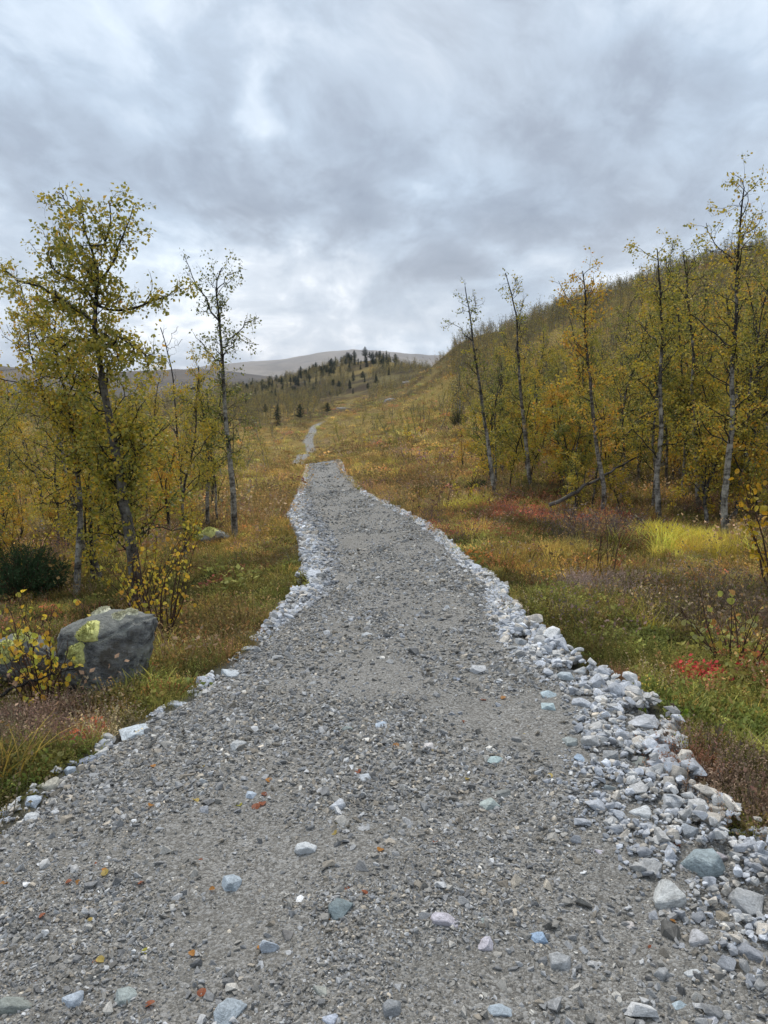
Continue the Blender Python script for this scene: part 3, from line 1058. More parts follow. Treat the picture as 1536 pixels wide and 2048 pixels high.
for i, (px, py, w, asp, tint, lab) in enumerate(NAMED):
    p = hit0(px, py + w * asp * .25, surf)
    dz = proj(p)[2][0]
    hw = w / F * dz / 2
    rng = RS(900 + i)
    me = FINES[i % len(FINES)]
    hz = hw * max(asp * .95, .38)
    o = link('stone', me, None, (p[0], p[1], p[2] + hz * .12), (rng.uniform(-.15, .15), rng.uniform(-.15, .15), rng.uniform(-.5, .5) + (math.pi if i % 2 else 0)),
             (hw * 1.08, hw * (1.05 if asp > .9 else 1.25), hz * 1.75))
    o.color = (*[min(.7, c * 1.25) for c in tint], 1)
    tag(o, lab, 'stone', GRP_S)
    taken.append((px, py, w))
    lib_named.append((px, py, short(lab)))
taken = np.array(taken, float)

# --- rubble banks along both edges


def rubble():
    rng = RS(21)
    P, S = [], []

    def band(side, y0, y1, w_in, dens, sz, sig, stack):
        n = int((y1 - y0) * dens)
        y = rng.uniform(y0, y1, n)
        a, b = edges(y)
        wid = np.interp(y, w_in[0], w_in[1])
        t = rng.beta(1.15, 1.6, n)
        j = (fbm(y * 3.1, y * 0 + side * 9, 31, 3) - .5) * .10
        x = (b + .03 + j - t * wid) if side > 0 else (a - .03 + j + t * wid)
        size = sz * np.exp(rng.normal(0, sig, n)) * (1.1 - .45 * t)
        z = np.maximum(HP(x, y), H(x, y)) + rng.uniform(-.2, 1, n) * stack * (1 - t) * np.minimum(wid / .25, 1.3) + size * .05
        P.append(np.stack([x, y, z], -1)); S.append(size)
    RW = ([1, 2.2, 3, 3.9, 5, 6, 8, 12, 20, 38], [.95, .8, .60, .50, .36, .24, .17, .14, .12, .10])
    band(1, 1.5, 6, RW, 620, .025, .38, .07)
    band(1, 1.5, 6, RW, 2300, .0125, .35, .04)
    band(1, 6, 13, RW, 520, .024, .35, .05)
    band(1, 13, 39, RW, 110, .036, .3, .04)
    LW = ([1, 3, 5, 6.2, 6.8, 9, 11, 14, 17, 20, 38], [.16, .12, .14, .20, .36, .46, .56, .62, .40, .2, .12])
    band(-1, 1.6, 6, LW, 150, .020, .45, .025)
    band(-1, 1.6, 6, LW, 300, .011, .3, .02)
    band(-1, 6, 18, LW, 760, .028, .33, .09)
    band(-1, 18, 39, LW, 110, .036, .3, .04)
    # coarse loose stones inside the path
    n = 1500
    y = rng.uniform(1.5, 20, n) ** 1.0
    a, b = edges(y)
    x = rng.uniform(a, b)
    cl = fbm(x * 1.1, y * .7, 91, 3)
    k = rng.uniform(0, 1, n) < np.clip((cl - .42) * 4, .05, 1)
    x, y = x[k], y[k]
    P.append(np.stack([x, y, HP(x, y)], -1)); S.append(.015 * np.exp(rng.normal(0, .4, len(x))))
    # the heaped end of this stretch and the side piece beyond the crest
    P = np.vstack(P); S = np.concatenate(S)
    ok = in_view(P[:, 0], P[:, 1], P[:, 2], 150)
    P, S = P[ok], S[ok]
    px, py, dz = proj(P)
    wpx = S * 2 / dz * F
    near_named = np.zeros(len(P), bool)
    for q in taken:
        near_named |= (np.abs(px - q[0]) < q[2] * .5 + wpx * .25) & (np.abs(py - q[1]) < q[2] * .33 + wpx * .2)
    P, S, wpx = P[~near_named], S[~near_named], wpx[~near_named]
    px, py, dz = proj(P)
    inside = (px > -5) & (px < 1541) & (py < 2053)
    order = np.argsort(-(wpx * inside))
    nb = 300 - len(NAMED)
    big, rest = order[:nb], order[nb:]
    e = quat_eulers(rng, len(P), .35)
    tint = stone_tints(rng, len(P), .62, .20)
    tint *= (1 - .38 * sstep(.35, .9, np.abs(np.minimum(edges(P[:, 1])[1] - P[:, 0], P[:, 0] - edges(P[:, 1])[0])) / np.maximum(np.interp(P[:, 1], [2, 4, 8], [.9, .6, .3]), .2)))[:, None]
    mid = np.abs(P[:, 0] - (edges(P[:, 1])[0] + edges(P[:, 1])[1]) / 2)
    for k, i in enumerate(big):
        me = STONES[rng.randint(len(STONES))]
        o = link('stone', me, None, P[i] + np.array([0, 0, S[i] * .15]), e[i], S[i] * rng.uniform(.85, 1.2, 3))
        o.color = (*tint[i], 1)
        a, b = edges(P[i, 1])
        dr, dl = b - P[i, 0], P[i, 0] - a
        hue = 'bluish' if tint[i][2] > tint[i][0] * 1.05 else ('warm grey' if tint[i][0] > tint[i][2] * 1.1 else 'plain grey')
        lum = tint[i].mean()
        sh = 'dark' if lum < .30 else ('pale' if lum > .43 else 'mid-toned')
        if dr < .75 and dr < dl:
            g = 'rubble stones in the bank on the right path edge'
        elif dl < .45:
            g = 'rubble stones in the rim on the left path edge'
        else:
            g = 'loose stones on the open path'
        sz_ = 'large' if wpx[i] > 50 else ('smallish' if wpx[i] < 28 else 'middling')
        tag(o, where('%s %s %s stone' % (sz_, sh, hue), px[i], py[i], lib_named, 60), 'stone', g)
    scatter('rubble', RUBBLE, P[rest] + np.array([0, 0, 1]) * S[rest][:, None] * .1, e[rest], S[rest][:, None] * rng.uniform(.85, 1.2, (len(rest), 3)), tint[rest],
            'angular pale grey rubble heaped along both path edges')
    return len(P)


n_rub = rubble()

# ------------------------------------------------------------------ plants: prototype tufts


class Buf:
    def __init__(s):
        s.V, s.T, s.Q, s.L = [], [], [], []
        s.n = 0

    def add(s, V, T=None, Q=None, lf=None):
        V = np.asarray(V, float)
        if T is not None and len(T): s.T.append(np.asarray(T) + s.n)
        if Q is not None and len(Q): s.Q.append(np.asarray(Q) + s.n)
        s.V.append(V)
        s.L.append(np.full(len(V), .5) if lf is None else np.broadcast_to(lf, (len(V),)))
        s.n += len(V)

    def mesh(s, name, mats, smooth=False):
        return mesh_np(name, np.vstack(s.V), np.vstack(s.T) if s.T else None, np.vstack(s.Q) if s.Q else None, mats, np.concatenate(s.L), smooth=smooth)


def blade_mesh(name, seed, n, h, w, spread, lean, seg=2):
    rng = RS(seed)
    b = Buf()
    for i in range(n):
        a = rng.uniform(0, 2 * math.pi)
        r = spread * math.sqrt(rng.uniform())
        p = np.array([r * math.cos(a), r * math.sin(a), -.02 * h])
        a2 = a + rng.normal(0, 1.0)
        ln = lean * rng.uniform(.3, 1.5)
        hh = h * rng.uniform(.55, 1.1)
        side = np.array([-math.sin(a2), math.cos(a2), 0]) * w * .5
        out = np.array([math.cos(a2), math.sin(a2), 0])
        pts = []
        for k in range(seg + 1):
            t = k / seg
            c = p + out * hh * ln * t * t + np.array([0, 0, 1]) * hh * (t - .25 * ln * t * t)
            if k < seg:
                ww = 1 - .55 * t
                pts += [c - side * ww, c + side * ww]
            else:
                pts += [c]
        Q = [[2 * k, 2 * k + 1, 2 * k + 3, 2 * k + 2] for k in range(seg - 1)]
        T = [[2 * seg - 2, 2 * seg - 1, 2 * seg]]
        lf = np.clip(rng.normal(.5, .2), 0, 1)
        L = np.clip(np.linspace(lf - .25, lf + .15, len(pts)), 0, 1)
        b.add(pts, T, Q, L)
    return b.mesh(name, M_PLANT)


def leafy(b, rng, p, d, size, lf, fold=.25, wide=.62):
    """a small two-triangle folded leaf"""
    d = d / (np.linalg.norm(d) + 1e-9)
    r = rng.normal(size=3)
    s = np.cross(d, r)
    s /= np.linalg.norm(s) + 1e-9
    nn = np.cross(s, d)
    V = [p, p + d * size * .45 + s * size * wide * .5 + nn * size * fold * .4, p + d * size, p + d * size * .45 - s * size * wide * .5 + nn * size * fold * .4]
    b.add(V, [[0, 1, 2], [0, 2, 3]], None, lf)


def heather_mesh(name, seed, n=20, h=.16, spread=.08, lsz=.0085, nl=14, flower=True):
    rng = RS(seed)
    b = Buf()
    for i in range(n):
        a = rng.uniform(0, 2 * math.pi)
        r = spread * math.sqrt(rng.uniform())
        p = np.array([r * math.cos(a), r * math.sin(a), -.01])
        d = np.array([math.cos(a) * r / spread * .55 + rng.normal(0, .2), math.sin(a) * r / spread * .55 + rng.normal(0, .2), 1.0])
        d /= np.linalg.norm(d)
        hh = h * rng.uniform(.5, 1.1)
        s = np.array([-math.sin(a), math.cos(a), 0]) * .0022
        b.add([p - s, p + s, p + d * hh], [[0, 1, 2]], None, .08)
        lf = rng.uniform(.3, .7)
        for k in range(nl):
            t = rng.uniform(.25, 1)
            q = p + d * hh * t
            dd = d * .7 + rng.normal(0, .6, 3)
            leafy(b, rng, q, dd, lsz * rng.uniform(.7, 1.3), np.clip(lf + (.3 if t > .7 and flower else -.1) + rng.normal(0, .12), 0, 1))
    return b.mesh(name, M_PLANT)


def mat_mesh(name, seed, n=60, rad=.09, h=.05, lsz=.014, up=.7):
    rng = RS(seed)
    b = Buf()
    for i in range(n):
        a = rng.uniform(0, 2 * math.pi)
        r = rad * math.sqrt(rng.uniform())
        top = h * (1 - (r / rad) ** 2) * rng.uniform(.3, 1.1)
        p = np.array([r * math.cos(a), r * math.sin(a), top])
        d = np.array([rng.normal(0, .7), rng.normal(0, .7), up])
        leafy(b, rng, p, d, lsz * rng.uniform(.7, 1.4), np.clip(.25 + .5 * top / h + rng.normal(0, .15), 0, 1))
    return b.mesh(name, M_PLANT)


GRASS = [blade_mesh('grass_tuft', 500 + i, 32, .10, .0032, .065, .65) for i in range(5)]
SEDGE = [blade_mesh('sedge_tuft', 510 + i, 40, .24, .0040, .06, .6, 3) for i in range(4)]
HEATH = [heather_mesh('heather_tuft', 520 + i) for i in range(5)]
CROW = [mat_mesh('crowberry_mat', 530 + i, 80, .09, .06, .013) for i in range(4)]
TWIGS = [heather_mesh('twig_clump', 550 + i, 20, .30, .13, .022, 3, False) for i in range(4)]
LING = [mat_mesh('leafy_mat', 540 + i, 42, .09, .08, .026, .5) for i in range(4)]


def plants():
    rng = RS(33)
    groups = {k: ([], []) for k in ('grass', 'sedge', 'heather', 'crowberry', 'low_shrubs', 'dwarf_birch')}
    bands = [(1.6, 4.5, 480, .85), (4.5, 8, 280, .95), (8, 14, 130, 1.25), (14, 24, 44, 1.9), (24, 45, 12, 3.0), (45, 100, 2.4, 4.6), (100, 260, .28, 9.0)]
    for y0, y1, dens, scm in bands:
        xw = 768 / F * y1 * 1.12 + 1.5
        n = int(dens * 2 * xw * (y1 - y0))
        x = rng.uniform(-xw, xw, n); y = rng.uniform(y0, y1, n)
        k = (path_d(x, y) < .0 + .02 * rng.normal(size=n)) & (np.abs(x) < 768 / F * y * 1.14 + 1.6)
        x, y = x[k], y[k]
        W = cover(x, y)
        W = W ** .6
        W /= W.sum(1, keepdims=True)
        c = (W.cumsum(1) > rng.uniform(0, 1, (len(x), 1))).argmax(1)
        z = H(x, y)
        s = scm * np.exp(rng.normal(0, .25, len(x)))
        d = path_d(x, y)
        s *= np.clip(.5 + (-d) * 2.2, .5, 1)
        cn = fbm(x * 3.1 / scm ** .5, y * 3.1 / scm ** .5, 401, 3)
        s *= .72 + .62 * sstep(.35, .65, cn)
        tone_ = np.exp((fbm(x * 2.3 / scm ** .7, y * 2.3 / scm ** .7, 402, 4) - .55) * 2.6)  # plants' own colour varies in random lighter and darker patches
        tone_ = np.minimum(tone_, 1.25)
        for kind, (sp, tv) in {
            'grass': (('grass', 'grass', 'grass', 'grass', 'heather'), (.35, .26, .075)), 'sedge': (('sedge', 'grass', 'grass', 'crowberry'), (.40, .34, .07)),
            'sedgeg': (('grass', 'grass', 'crowberry'), (.30, .29, .08)), 'orange': (('grass', 'grass', 'heather', 'low_shrubs'), (.40, .255, .08)),
            'red': (('low_shrubs', 'heather', 'heather', 'grass'), (.33, .12, .07)), 'green': (('crowberry', 'crowberry', 'low_shrubs', 'heather', 'grass'), (.165, .15, .042)),
            'purple': (('heather', 'dwarf_birch'), (.19, .13, .12)), 'heather': (('heather', 'heather', 'crowberry', 'heather', 'dwarf_birch'), (.25, .18, .12)),
            'brown': (('heather', 'grass', 'heather', 'crowberry', 'dwarf_birch', 'heather'), (.27, .185, .07))}.items():
            m = np.where(c == KN.index(kind))[0]
            if not len(m):
                continue
            pick = rng.randint(0, len(sp), len(m))
            for j, g in enumerate(sp):
                mm = m[pick == j]
                t = np.array(tv)[None] * 1.6 * np.exp(rng.normal(0, .25, (len(mm), 1))) * np.exp(rng.normal(0, .09, (len(mm), 3))) * tone_[mm][:, None]
                if g == 'crowberry' and kind not in ('green', 'sedgeg'):
                    t = t * .5 + np.array([.08, .11, .03]) * .6
                if g == 'sedge' and kind == 'sedgeg':
                    t *= np.array([1.1, 1.1, .8])
                groups[g][0].append(np.stack([x[mm], y[mm], z[mm], s[mm]], -1)); groups[g][1].append(t)
    for (px, py, rad, n, g, tv, sz) in ((1240, 1366, .09, 26, 'heather', (.25, .13, .08), .62), (856, 1351, .03, 6, 'heather', (.05, .045, .035), .3), (1140, 1338, .03, 5, 'heather', (.10, .09, .05), .35), (1370, 1540, .10, 16, 'heather', (.26, .13, .08), .9),
                                        (1300, 1400, .08, 10, 'crowberry', (.20, .22, .05), .8), (1450, 1545, .25, 30, 'heather', (.26, .19, .14), 1.0), (1500, 1620, .25, 34, 'heather', (.24, .17, .12), 1.0), (1235, 1180, .5, 60, 'heather', (.30, .23, .20), 1.3),
                                        (1430, 1230, .6, 46, 'dwarf_birch', (.16, .12, .08), 1.2), (1120, 1190, .25, 34, 'low_shrubs', (.19, .20, .05), 1.2), (1080, 1160, .3, 20, 'low_shrubs', (.45, .33, .08), 1.2), (90, 1450, .3, 40, 'heather', (.26, .18, .14), 1.0), (1200, 1070, .9, 34, 'dwarf_birch', (.17, .13, .11), 1.5),
                                        (1345, 1085, .45, 90, 'sedge', (.50, .43, .06), 1.5), (1440, 1105, .4, 40, 'sedge', (.44, .36, .07), 1.3), (930, 1018, .45, 30, 'sedge', (.46, .40, .07), 1.4), (1110, 1130, .6, 40, 'sedge', (.44, .32, .08), 1.1), (480, 930, 1.2, 24, 'sedge', (.55, .40, .07), 2.0), (1405, 1350, .14, 26, 'low_shrubs', (.50, .07, .07), .9), (1495, 1335, .16, 26, 'low_shrubs', (.46, .08, .07), .9), (1330, 1515, .06, 8, 'low_shrubs', (.45, .10, .06), .7),
                                        (925, 1065, .7, 60, 'low_shrubs', (.30, .10, .06), 1.2), (960, 1120, .3, 30, 'low_shrubs', (.50, .20, .06), 1.1), (1400, 1420, .3, 50, 'low_shrubs', (.15, .18, .045), 1.0), (1480, 1400, .3, 40, 'low_shrubs', (.20, .20, .05), 1.0), (165, 1482, .12, 22, 'low_shrubs', (.48, .14, .08), .9),
                                        (40, 1545, .25, 40, 'low_shrubs', (.13, .17, .04), .8), (1240, 1270, .4, 60, 'low_shrubs', (.17, .19, .05), .9)):
        c = hit0(px, py, surf)
        a = rng.uniform(0, 6.28, n); r = rad * np.sqrt(rng.uniform(0, 1, n))
        x, y = c[0] + r * np.cos(a), c[1] + r * np.sin(a) * 1.2
        if g in ('sedge', 'low_shrubs', 'dwarf_birch'):
            k_ = path_d(x, y) < -.05
            x, y = x[k_], y[k_]
            n = len(x)
        groups[g][0].append(np.stack([x, y, surf(x, y), sz * rng.uniform(.7, 1.15, n)], -1)); groups[g][1].append(np.array(tv)[None] * 1.3 * np.exp(rng.normal(0, .2, (n, 1))))
    labs = {'grass': (GRASS, 'tawny and golden autumn grass covering the open heath'), 'sedge': (SEDGE, 'tall yellow sedge growing in wet patches'),
            'heather': (HEATH, 'brown and faded pink heather among the grass'), 'crowberry': (CROW, 'low green crowberry and moss mats'),
            'dwarf_birch': (TWIGS, 'dark leafless dwarf birch twigs standing above the heath'),
            'low_shrubs': (LING, 'knee-low leafy berry shrubs turned green, orange and red')}
    tot = 0
    for g, (pp, tt) in groups.items():
        P = np.vstack(pp); t = np.vstack(tt)
        n = len(P); tot += n
        e = np.stack([rng.normal(0, .12, n), rng.normal(0, .12, n), rng.uniform(0, 6.28, n)], -1)
        s = P[:, 3:4] * np.array([1, 1, 1])
        if g in ('grass', 'sedge', 'heather'):
            s = s * np.array([1, 1, 1]) ** 1
            s[:, 2] = np.minimum(s[:, 2], 1.0 + .35 * (s[:, 2] - 1))
        else:
            s[:, 2] = np.minimum(s[:, 2], 1.0 + .5 * (s[:, 2] - 1))
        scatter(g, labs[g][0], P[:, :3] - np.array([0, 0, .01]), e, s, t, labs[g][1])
    return tot


n_pl = plants()
# ------------------------------------------------------------------ trees


def tube(b, pts, rad, k, lf=None):
    pts = np.asarray(pts, float)
    n = len(pts)
    d = np.gradient(pts, axis=0)
    d /= np.linalg.norm(d, axis=1, keepdims=True) + 1e-9
    ref = np.array([.31, .77, .55]) if abs(d[0] @ np.array([.31, .77, .55])) < .9 else np.array([.9, -.2, .4])
    u = np.cross(d, ref); u /= np.linalg.norm(u, axis=1, keepdims=True) + 1e-9
    v = np.cross(d, u)
    a = np.arange(k) * 2 * math.pi / k
    rad = np.asarray(rad)
    V = pts[:, None] + rad[:, None, None] * (np.cos(a)[None, :, None] * u[:, None] + np.sin(a)[None, :, None] * v[:, None])
    i = np.arange(n * k).reshape(n, k)
    nx = np.roll(i, -1, 1)
    Q = np.stack([i[:-1], nx[:-1], nx[1:], i[1:]], -1).reshape(-1, 4)
    l = np.repeat(np.clip(rad / .034, 0, 1), k) if lf is None else np.full(n * k, lf)
    b.add(V.reshape(-1, 3), None, Q, l)


def wander(rng, p, d, L, n, crook, up=0.0):
    pts = [np.array(p, float)]
    d = np.array(d, float); d /= np.linalg.norm(d)
    for i in range(n):
        d = d + rng.normal(0, crook, 3) + np.array([0, 0, up])
        d /= np.linalg.norm(d)
        pts.append(pts[-1] + d * L / n)
    return np.array(pts)


def resample(pts, n):
    pts = np.asarray(pts, float)
    s = np.concatenate([[0], np.cumsum(np.linalg.norm(np.diff(pts, axis=0), axis=1))])
    t = np.linspace(0, s[-1], n)
    # smooth a little so traced corners are rounded
    q = np.stack([np.interp(t, s, pts[:, k]) for k in range(3)], -1)
    return q, s[-1]


class Tree:
    def __init__(s, seed):
        s.rng = RS(seed)
        s.wood, s.twig, s.leaf, s.lich = Buf(), Buf(), Buf(), Buf()
        s.tips = []

    def leaves_along(s, pts, per_m, size, hue, jit):
        rng = s.rng
        L = np.linalg.norm(np.diff(pts, axis=0), axis=1).sum()
        n = rng.poisson(per_m * L / 3)
        if n == 0:
            return
        t = np.repeat(rng.uniform(0.05, 1.0, n), 3) * (len(pts) - 1)
        i = np.minimum(t.astype(int), len(pts) - 2)
        f = (t - i)[:, None]
        p = pts[i] * (1 - f) + pts[i + 1] * f + rng.normal(0, jit * .5, (n * 3, 3))
        s.leafcards(p, size, hue, jit)

    def leafcards(s, p, size, hue, jit, down=.5):
        rng = s.rng
        n = len(p)
        d = rng.normal(size=(n, 3)); d[:, 2] -= down
        d /= np.linalg.norm(d, axis=1, keepdims=True)
        p = p + d * jit * rng.uniform(.3, 1.2, (n, 1))
        r = rng.normal(size=(n, 3))
        q = np.cross(d, r); q /= np.linalg.norm(q, axis=1, keepdims=True) + 1e-9
        nn = np.cross(q, d)
        sz = size * rng.uniform(.6, 1.25, (n, 1))
        V = np.stack([p, p + d * sz * .4 + q * sz * .38 + nn * sz * .1, p + d * sz, p + d * sz * .4 - q * sz * .38 + nn * sz * .1], 1).reshape(-1, 3)
        k = np.arange(n)[:, None] * 4
        T = np.vstack([k + np.array([[0, 1, 2]]), k + np.array([[0, 2, 3]])])
        lf = np.clip(hue + rng.normal(0, .16, n), 0, 1)
        s.leaf.add(V, T, None, np.repeat(lf, 4))

    def branch(s, pts, r0, r1, lvl, P, hue=None):
        rng = s.rng
        n = len(pts)
        rad = np.linspace(r0, r1, n)
        tube(s.wood if lvl <= 1 else s.twig, pts, rad, {0: 8, 1: 5, 2: 3}.get(lvl, 3))
        if hue is None:
            hue = P['hue']
        L = np.linalg.norm(np.diff(pts, axis=0), axis=1).sum()
        if lvl >= 2 or (lvl == 1 and P['maxl'] <= 1):
            s.leaves_along(pts, P['per_m'], P['leaf'], hue + rng.normal(0, .05), P['jit'])
        if lvl >= P['maxl']:
            return
        if lvl == 1 and rng.uniform() < P.get('lich', .3):
            c = pts[rng.randint(1, n)]
            s.lichen(c, rng.uniform(.04, .11))
        nch = P['kids'][lvl]
        nch = max(1, int(round(nch * (L / P['ref'][lvl] if lvl else 1) * rng.uniform(.8, 1.2))))
        for j in range(nch):
            t = rng.uniform(P['t0'][lvl], 1.0) if lvl else P['t0'][0] + (1 - P['t0'][0]) * ((j + rng.uniform(0, 1)) / nch)
            i = min(int(t * (n - 1)), n - 2)
            f = t * (n - 1) - i
            o = pts[i] * (1 - f) + pts[i + 1] * f
            tg = pts[i + 1] - pts[i]; tg /= np.linalg.norm(tg)
            a = rng.normal(size=3); a -= tg * (a @ tg); a /= np.linalg.norm(a)
            ang = math.radians(rng.uniform(*P['ang'][lvl]))
            d = tg * math.cos(ang) + a * math.sin(ang)
            ln = P['len'][lvl] * rng.uniform(.6, 1.25)
            if lvl == 0:
                ln *= P['shape'](t)
            else:
                ln *= (1.15 - .6 * t)
            ln = max(ln, .08)
            cp_ = wander(rng, o, d, ln, P['seg'][lvl + 1], P['crook'][lvl + 1], P['up'][lvl + 1])
            rr = min(rad[i] * .6, P['rk'] * ln + .002)
            s.branch(cp_, rr, rr * .35, lvl + 1, P, hue + rng.normal(0, .06) if lvl == 0 else hue)

    def lichen(s, c, h):
        rng = s.rng
        for k in range(7):
            o = c + rng.normal(0, .022, 3)
            d = np.array([rng.normal(0, .006), rng.normal(0, .006), 0])
            w = rng.normal(size=3) * .004; w[2] = 0
            s.lich.add([o - w, o + w, o + d + np.array([0, 0, -h * rng.uniform(.4, 1.1)])], [[0, 1, 2]])


def params(**k):
    P = dict(kids=[18, 6, 3], ref=[1, .9, .4], t0=[.28, .15, .2], ang=[(30, 68), (25, 65), (25, 70)], len=[1.15, .42, .18],
             seg=[14, 6, 4, 2], crook=[.09, .33, .36, .3], up=[0, .05, .03, 0], rk=.011, per_m=54, leaf=.041, jit=.04, hue=.5, maxl=3, lich=.3,
             shape=lambda t: (math.sin(min(1, (t + .12)) * math.pi * .85) + .25))
    P.update(k)
    return P


def near_variant(i, H_=4.8, leafy_=1.0, hue=.5, lean=.0, kids=18):
    T = Tree(1000 + i)
    rng = T.rng
    p = wander(rng, (0, 0, -.12), (rng.normal(0, .14) + lean, rng.normal(0, .12), 1), H_ + .12, 14, .13, .07)
    while np.linalg.norm(p[-1][:2]) > .26 * H_ or np.abs(p[:, :2]).max() > .26 * H_:
        p = wander(rng, (0, 0, -.12), (rng.normal(0, .14) + lean, rng.normal(0, .12), 1), H_ + .12, 14, .13, .07)
    P = params(kids=[kids, 6, 3], per_m=72 * leafy_, hue=hue, len=[H_ * .20, .42, .18], t0=[.16, .15, .2])
    T.branch(p, .042 * H_ / 4.8, .008, 0, P)
    if i in (2, 5, 31, 33):      # a second stem from the same root
        q = wander(rng, (0.03, 0.02, 0), (rng.normal(0, .14), rng.normal(0, .14), 1), H_ * .75, 12, .09, .07)
        while np.linalg.norm(q[-1][:2]) > .25 * H_:
            q = wander(rng, (0.03, 0.02, 0), (rng.normal(0, .14), rng.normal(0, .14), 1), H_ * .75, 12, .09, .07)
        T.branch(q, .034, .006, 0, params(kids=[kids // 2, 5, 3], per_m=72 * leafy_, hue=hue, len=[H_ * .16, .36, .16]))
    return T


def tree_meshes(T, name='birch', bark=None):
    out = {'trunk': T.wood.mesh(name + '_trunk', bark or M_BARK, True)}
    if T.twig.n: out['branches'] = T.twig.mesh(name + '_branches', M_BARKD)
    if T.leaf.n: out['crown'] = T.leaf.mesh(name + '_crown', M_LEAF)
    if T.lich.n: out['lichen'] = T.lich.mesh(name + '_lichen', M_LICH)
    return out


def plant_tree(kind, parts, loc, rz=0, scale=1.0, hue=.5, label='', cat='tree', group=None):
    o = empty(kind, loc)
    o.rotation_euler = (0, 0, rz)
    o.scale = (scale,) * 3 if np.isscalar(scale) else [float(v) for v in scale]
    for nm, me in parts.items():
        c = link(nm, me, o)
        c.color = (hue, 0, 0, 1)
        if nm in ('crown', 'branches', 'lichen'):
            c['kind'] = 'stuff'
    tag(o, label, cat, group)
    return o


# --- traced prominent trees


def traced(kind, trunk, Y, r0, limbs, P, label, group, hue=.5, seed=1, parts_extra=None, r1=.008, lean_y=.0):
    """trunk and limbs follow image traces, unprojected at the tree's own distance, with the limbs given depth"""
    T = Tree(seed)
    rng = T.rng
    base = hit0(trunk[0][0], trunk[0][1], H)
    Y = base[1] if Y is None else Y
    pts = [unp(x, y, Y) for x, y in trunk]
    base = np.array([pts[0][0], Y, float(H(np.array([pts[0][0]]), np.array([Y]))[0])])
    pts[0] = base - np.array([0, 0, .08])
    pts, L = resample(pts, 22)
    w = np.cumsum(rng.normal(0, .02, (22, 3)) * np.array([.35, 1, 0]), 0)
    pts = pts + w * np.linspace(0, 1, 22)[:, None] - base
    T.branch(pts, r0, r1, 0, P)
    for lm in limbs:
        q = np.array([unp(x, y, Y) for x, y in lm[0]]) - base
        q, ql = resample(q, 9)
        i = int(np.argmin(np.linalg.norm(pts - q[0], axis=1)))
        q[:, 1] += pts[i][1] + np.linspace(0, lm[1], 9)
        q[0] = pts[i]
        q[1:] += rng.normal(0, .018, (8, 3))
        PP = dict(P); PP['kids'] = [P['kids'][0], P['kids'][1] * lm[3] if len(lm) > 3 else P['kids'][1] * 1.4, P['kids'][2]]
        T.branch(q, lm[2], .004, 1, PP)
    return plant_tree(kind, tree_meshes(T, 'birch', M_BARKG if seed == 51 else None), base, 0, 1, hue, label, 'tree', group)


GL = 'birches in the near stand left of the path'
GR = 'birches along the front of the thicket right of the path'
G0 = dict(lich=.55)
traced('birch_tree', [(280, 1222), (262, 1080), (246, 985), (226, 880), (208, 790), (196, 715), (188, 640), (198, 575), (194, 530), (184, 485), (172, 455)], 8.2, .074,
       [([(190, 650), (160, 620), (110, 590), (50, 560), (-10, 540)], -.5, .022, 1.8), ([(192, 625), (245, 618), (290, 600), (320, 580), (352, 560)], .3, .016, 1.2),
        ([(196, 500), (215, 455), (212, 420), (205, 385)], .2, .014, 1.6), ([(190, 560), (150, 520), (110, 480), (85, 440)], .4, .018, 1.8), ([(200, 560), (240, 520), (262, 470), (285, 430)], -.3, .015, 1.6),
        ([(192, 600), (140, 560), (95, 540), (60, 505), (45, 450)], .5, .015, 1.8),
        ([(176, 440), (140, 410), (108, 380)], .1, .009, 1.2), ([(205, 700), (250, 680), (300, 700), (330, 720)], -.5, .014, 1.8), ([(195, 690), (140, 670), (80, 700), (30, 745)], .6, .016, 1.8)],
       params(kids=[54, 9, 3], len=[.72, .38, .17], t0=[.14, .1, .15], per_m=50, leaf=.043, hue=.42, lich=.8, shape=lambda t: 1.35 - 1.0 * t), 'tallest birch of the near stand, crooked dark trunk and long bare-tipped side limbs', GL, .5, 51)
traced('birch_tree', [(470, 1078), (466, 985), (458, 900), (451, 850), (446, 760), (440, 690), (432, 625), (424, 570), (436, 535)], 12.2, .055,
       [([(434, 640), (405, 590), (385, 560), (370, 530), (360, 508)], .3, .016, 1.3), ([(428, 590), (450, 555), (475, 548)], -.2, .01, 1.3), ([(442, 700), (470, 660), (492, 640), (508, 628)], .3, .014, 1.4),
        ([(444, 730), (420, 700), (392, 672)], -.3, .011, 1.3), ([(442, 715), (480, 680), (520, 692)], -.2, .01, 1.0)],
       params(kids=[34, 7, 3], len=[.50, .32, .16], t0=[.30, .1, .15], per_m=32, leaf=.041, hue=.30, lich=.6, shape=lambda t: 1.25 - .6 * t), 'slender grey birch nearest the meadow, sparse olive crown forked at the top', GL, .5, 52)
traced('birch_tree', [(153, 1208), (156, 1120), (160, 1050), (156, 980), (148, 900), (138, 830), (120, 760), (104, 700), (100, 640)], 9.3, .045,
       [([(140, 850), (90, 800), (50, 780), (0, 790)], .3, .016), ([(120, 760), (70, 700), (40, 650), (15, 600)], .4, .014), ([(150, 900), (190, 850), (220, 820)], -.4, .014), ([(158, 1010), (120, 1005), (90, 1000)], -.2, .012, .5)],
       params(kids=[26, 8, 3], len=[.72, .40, .18], t0=[.42, .1, .15], per_m=62, leaf=.041, hue=.60, lich=.6, shape=lambda t: 1.1), 'birch with smooth pale lower trunk rising just behind the lichened boulder', GL, .5, 53)
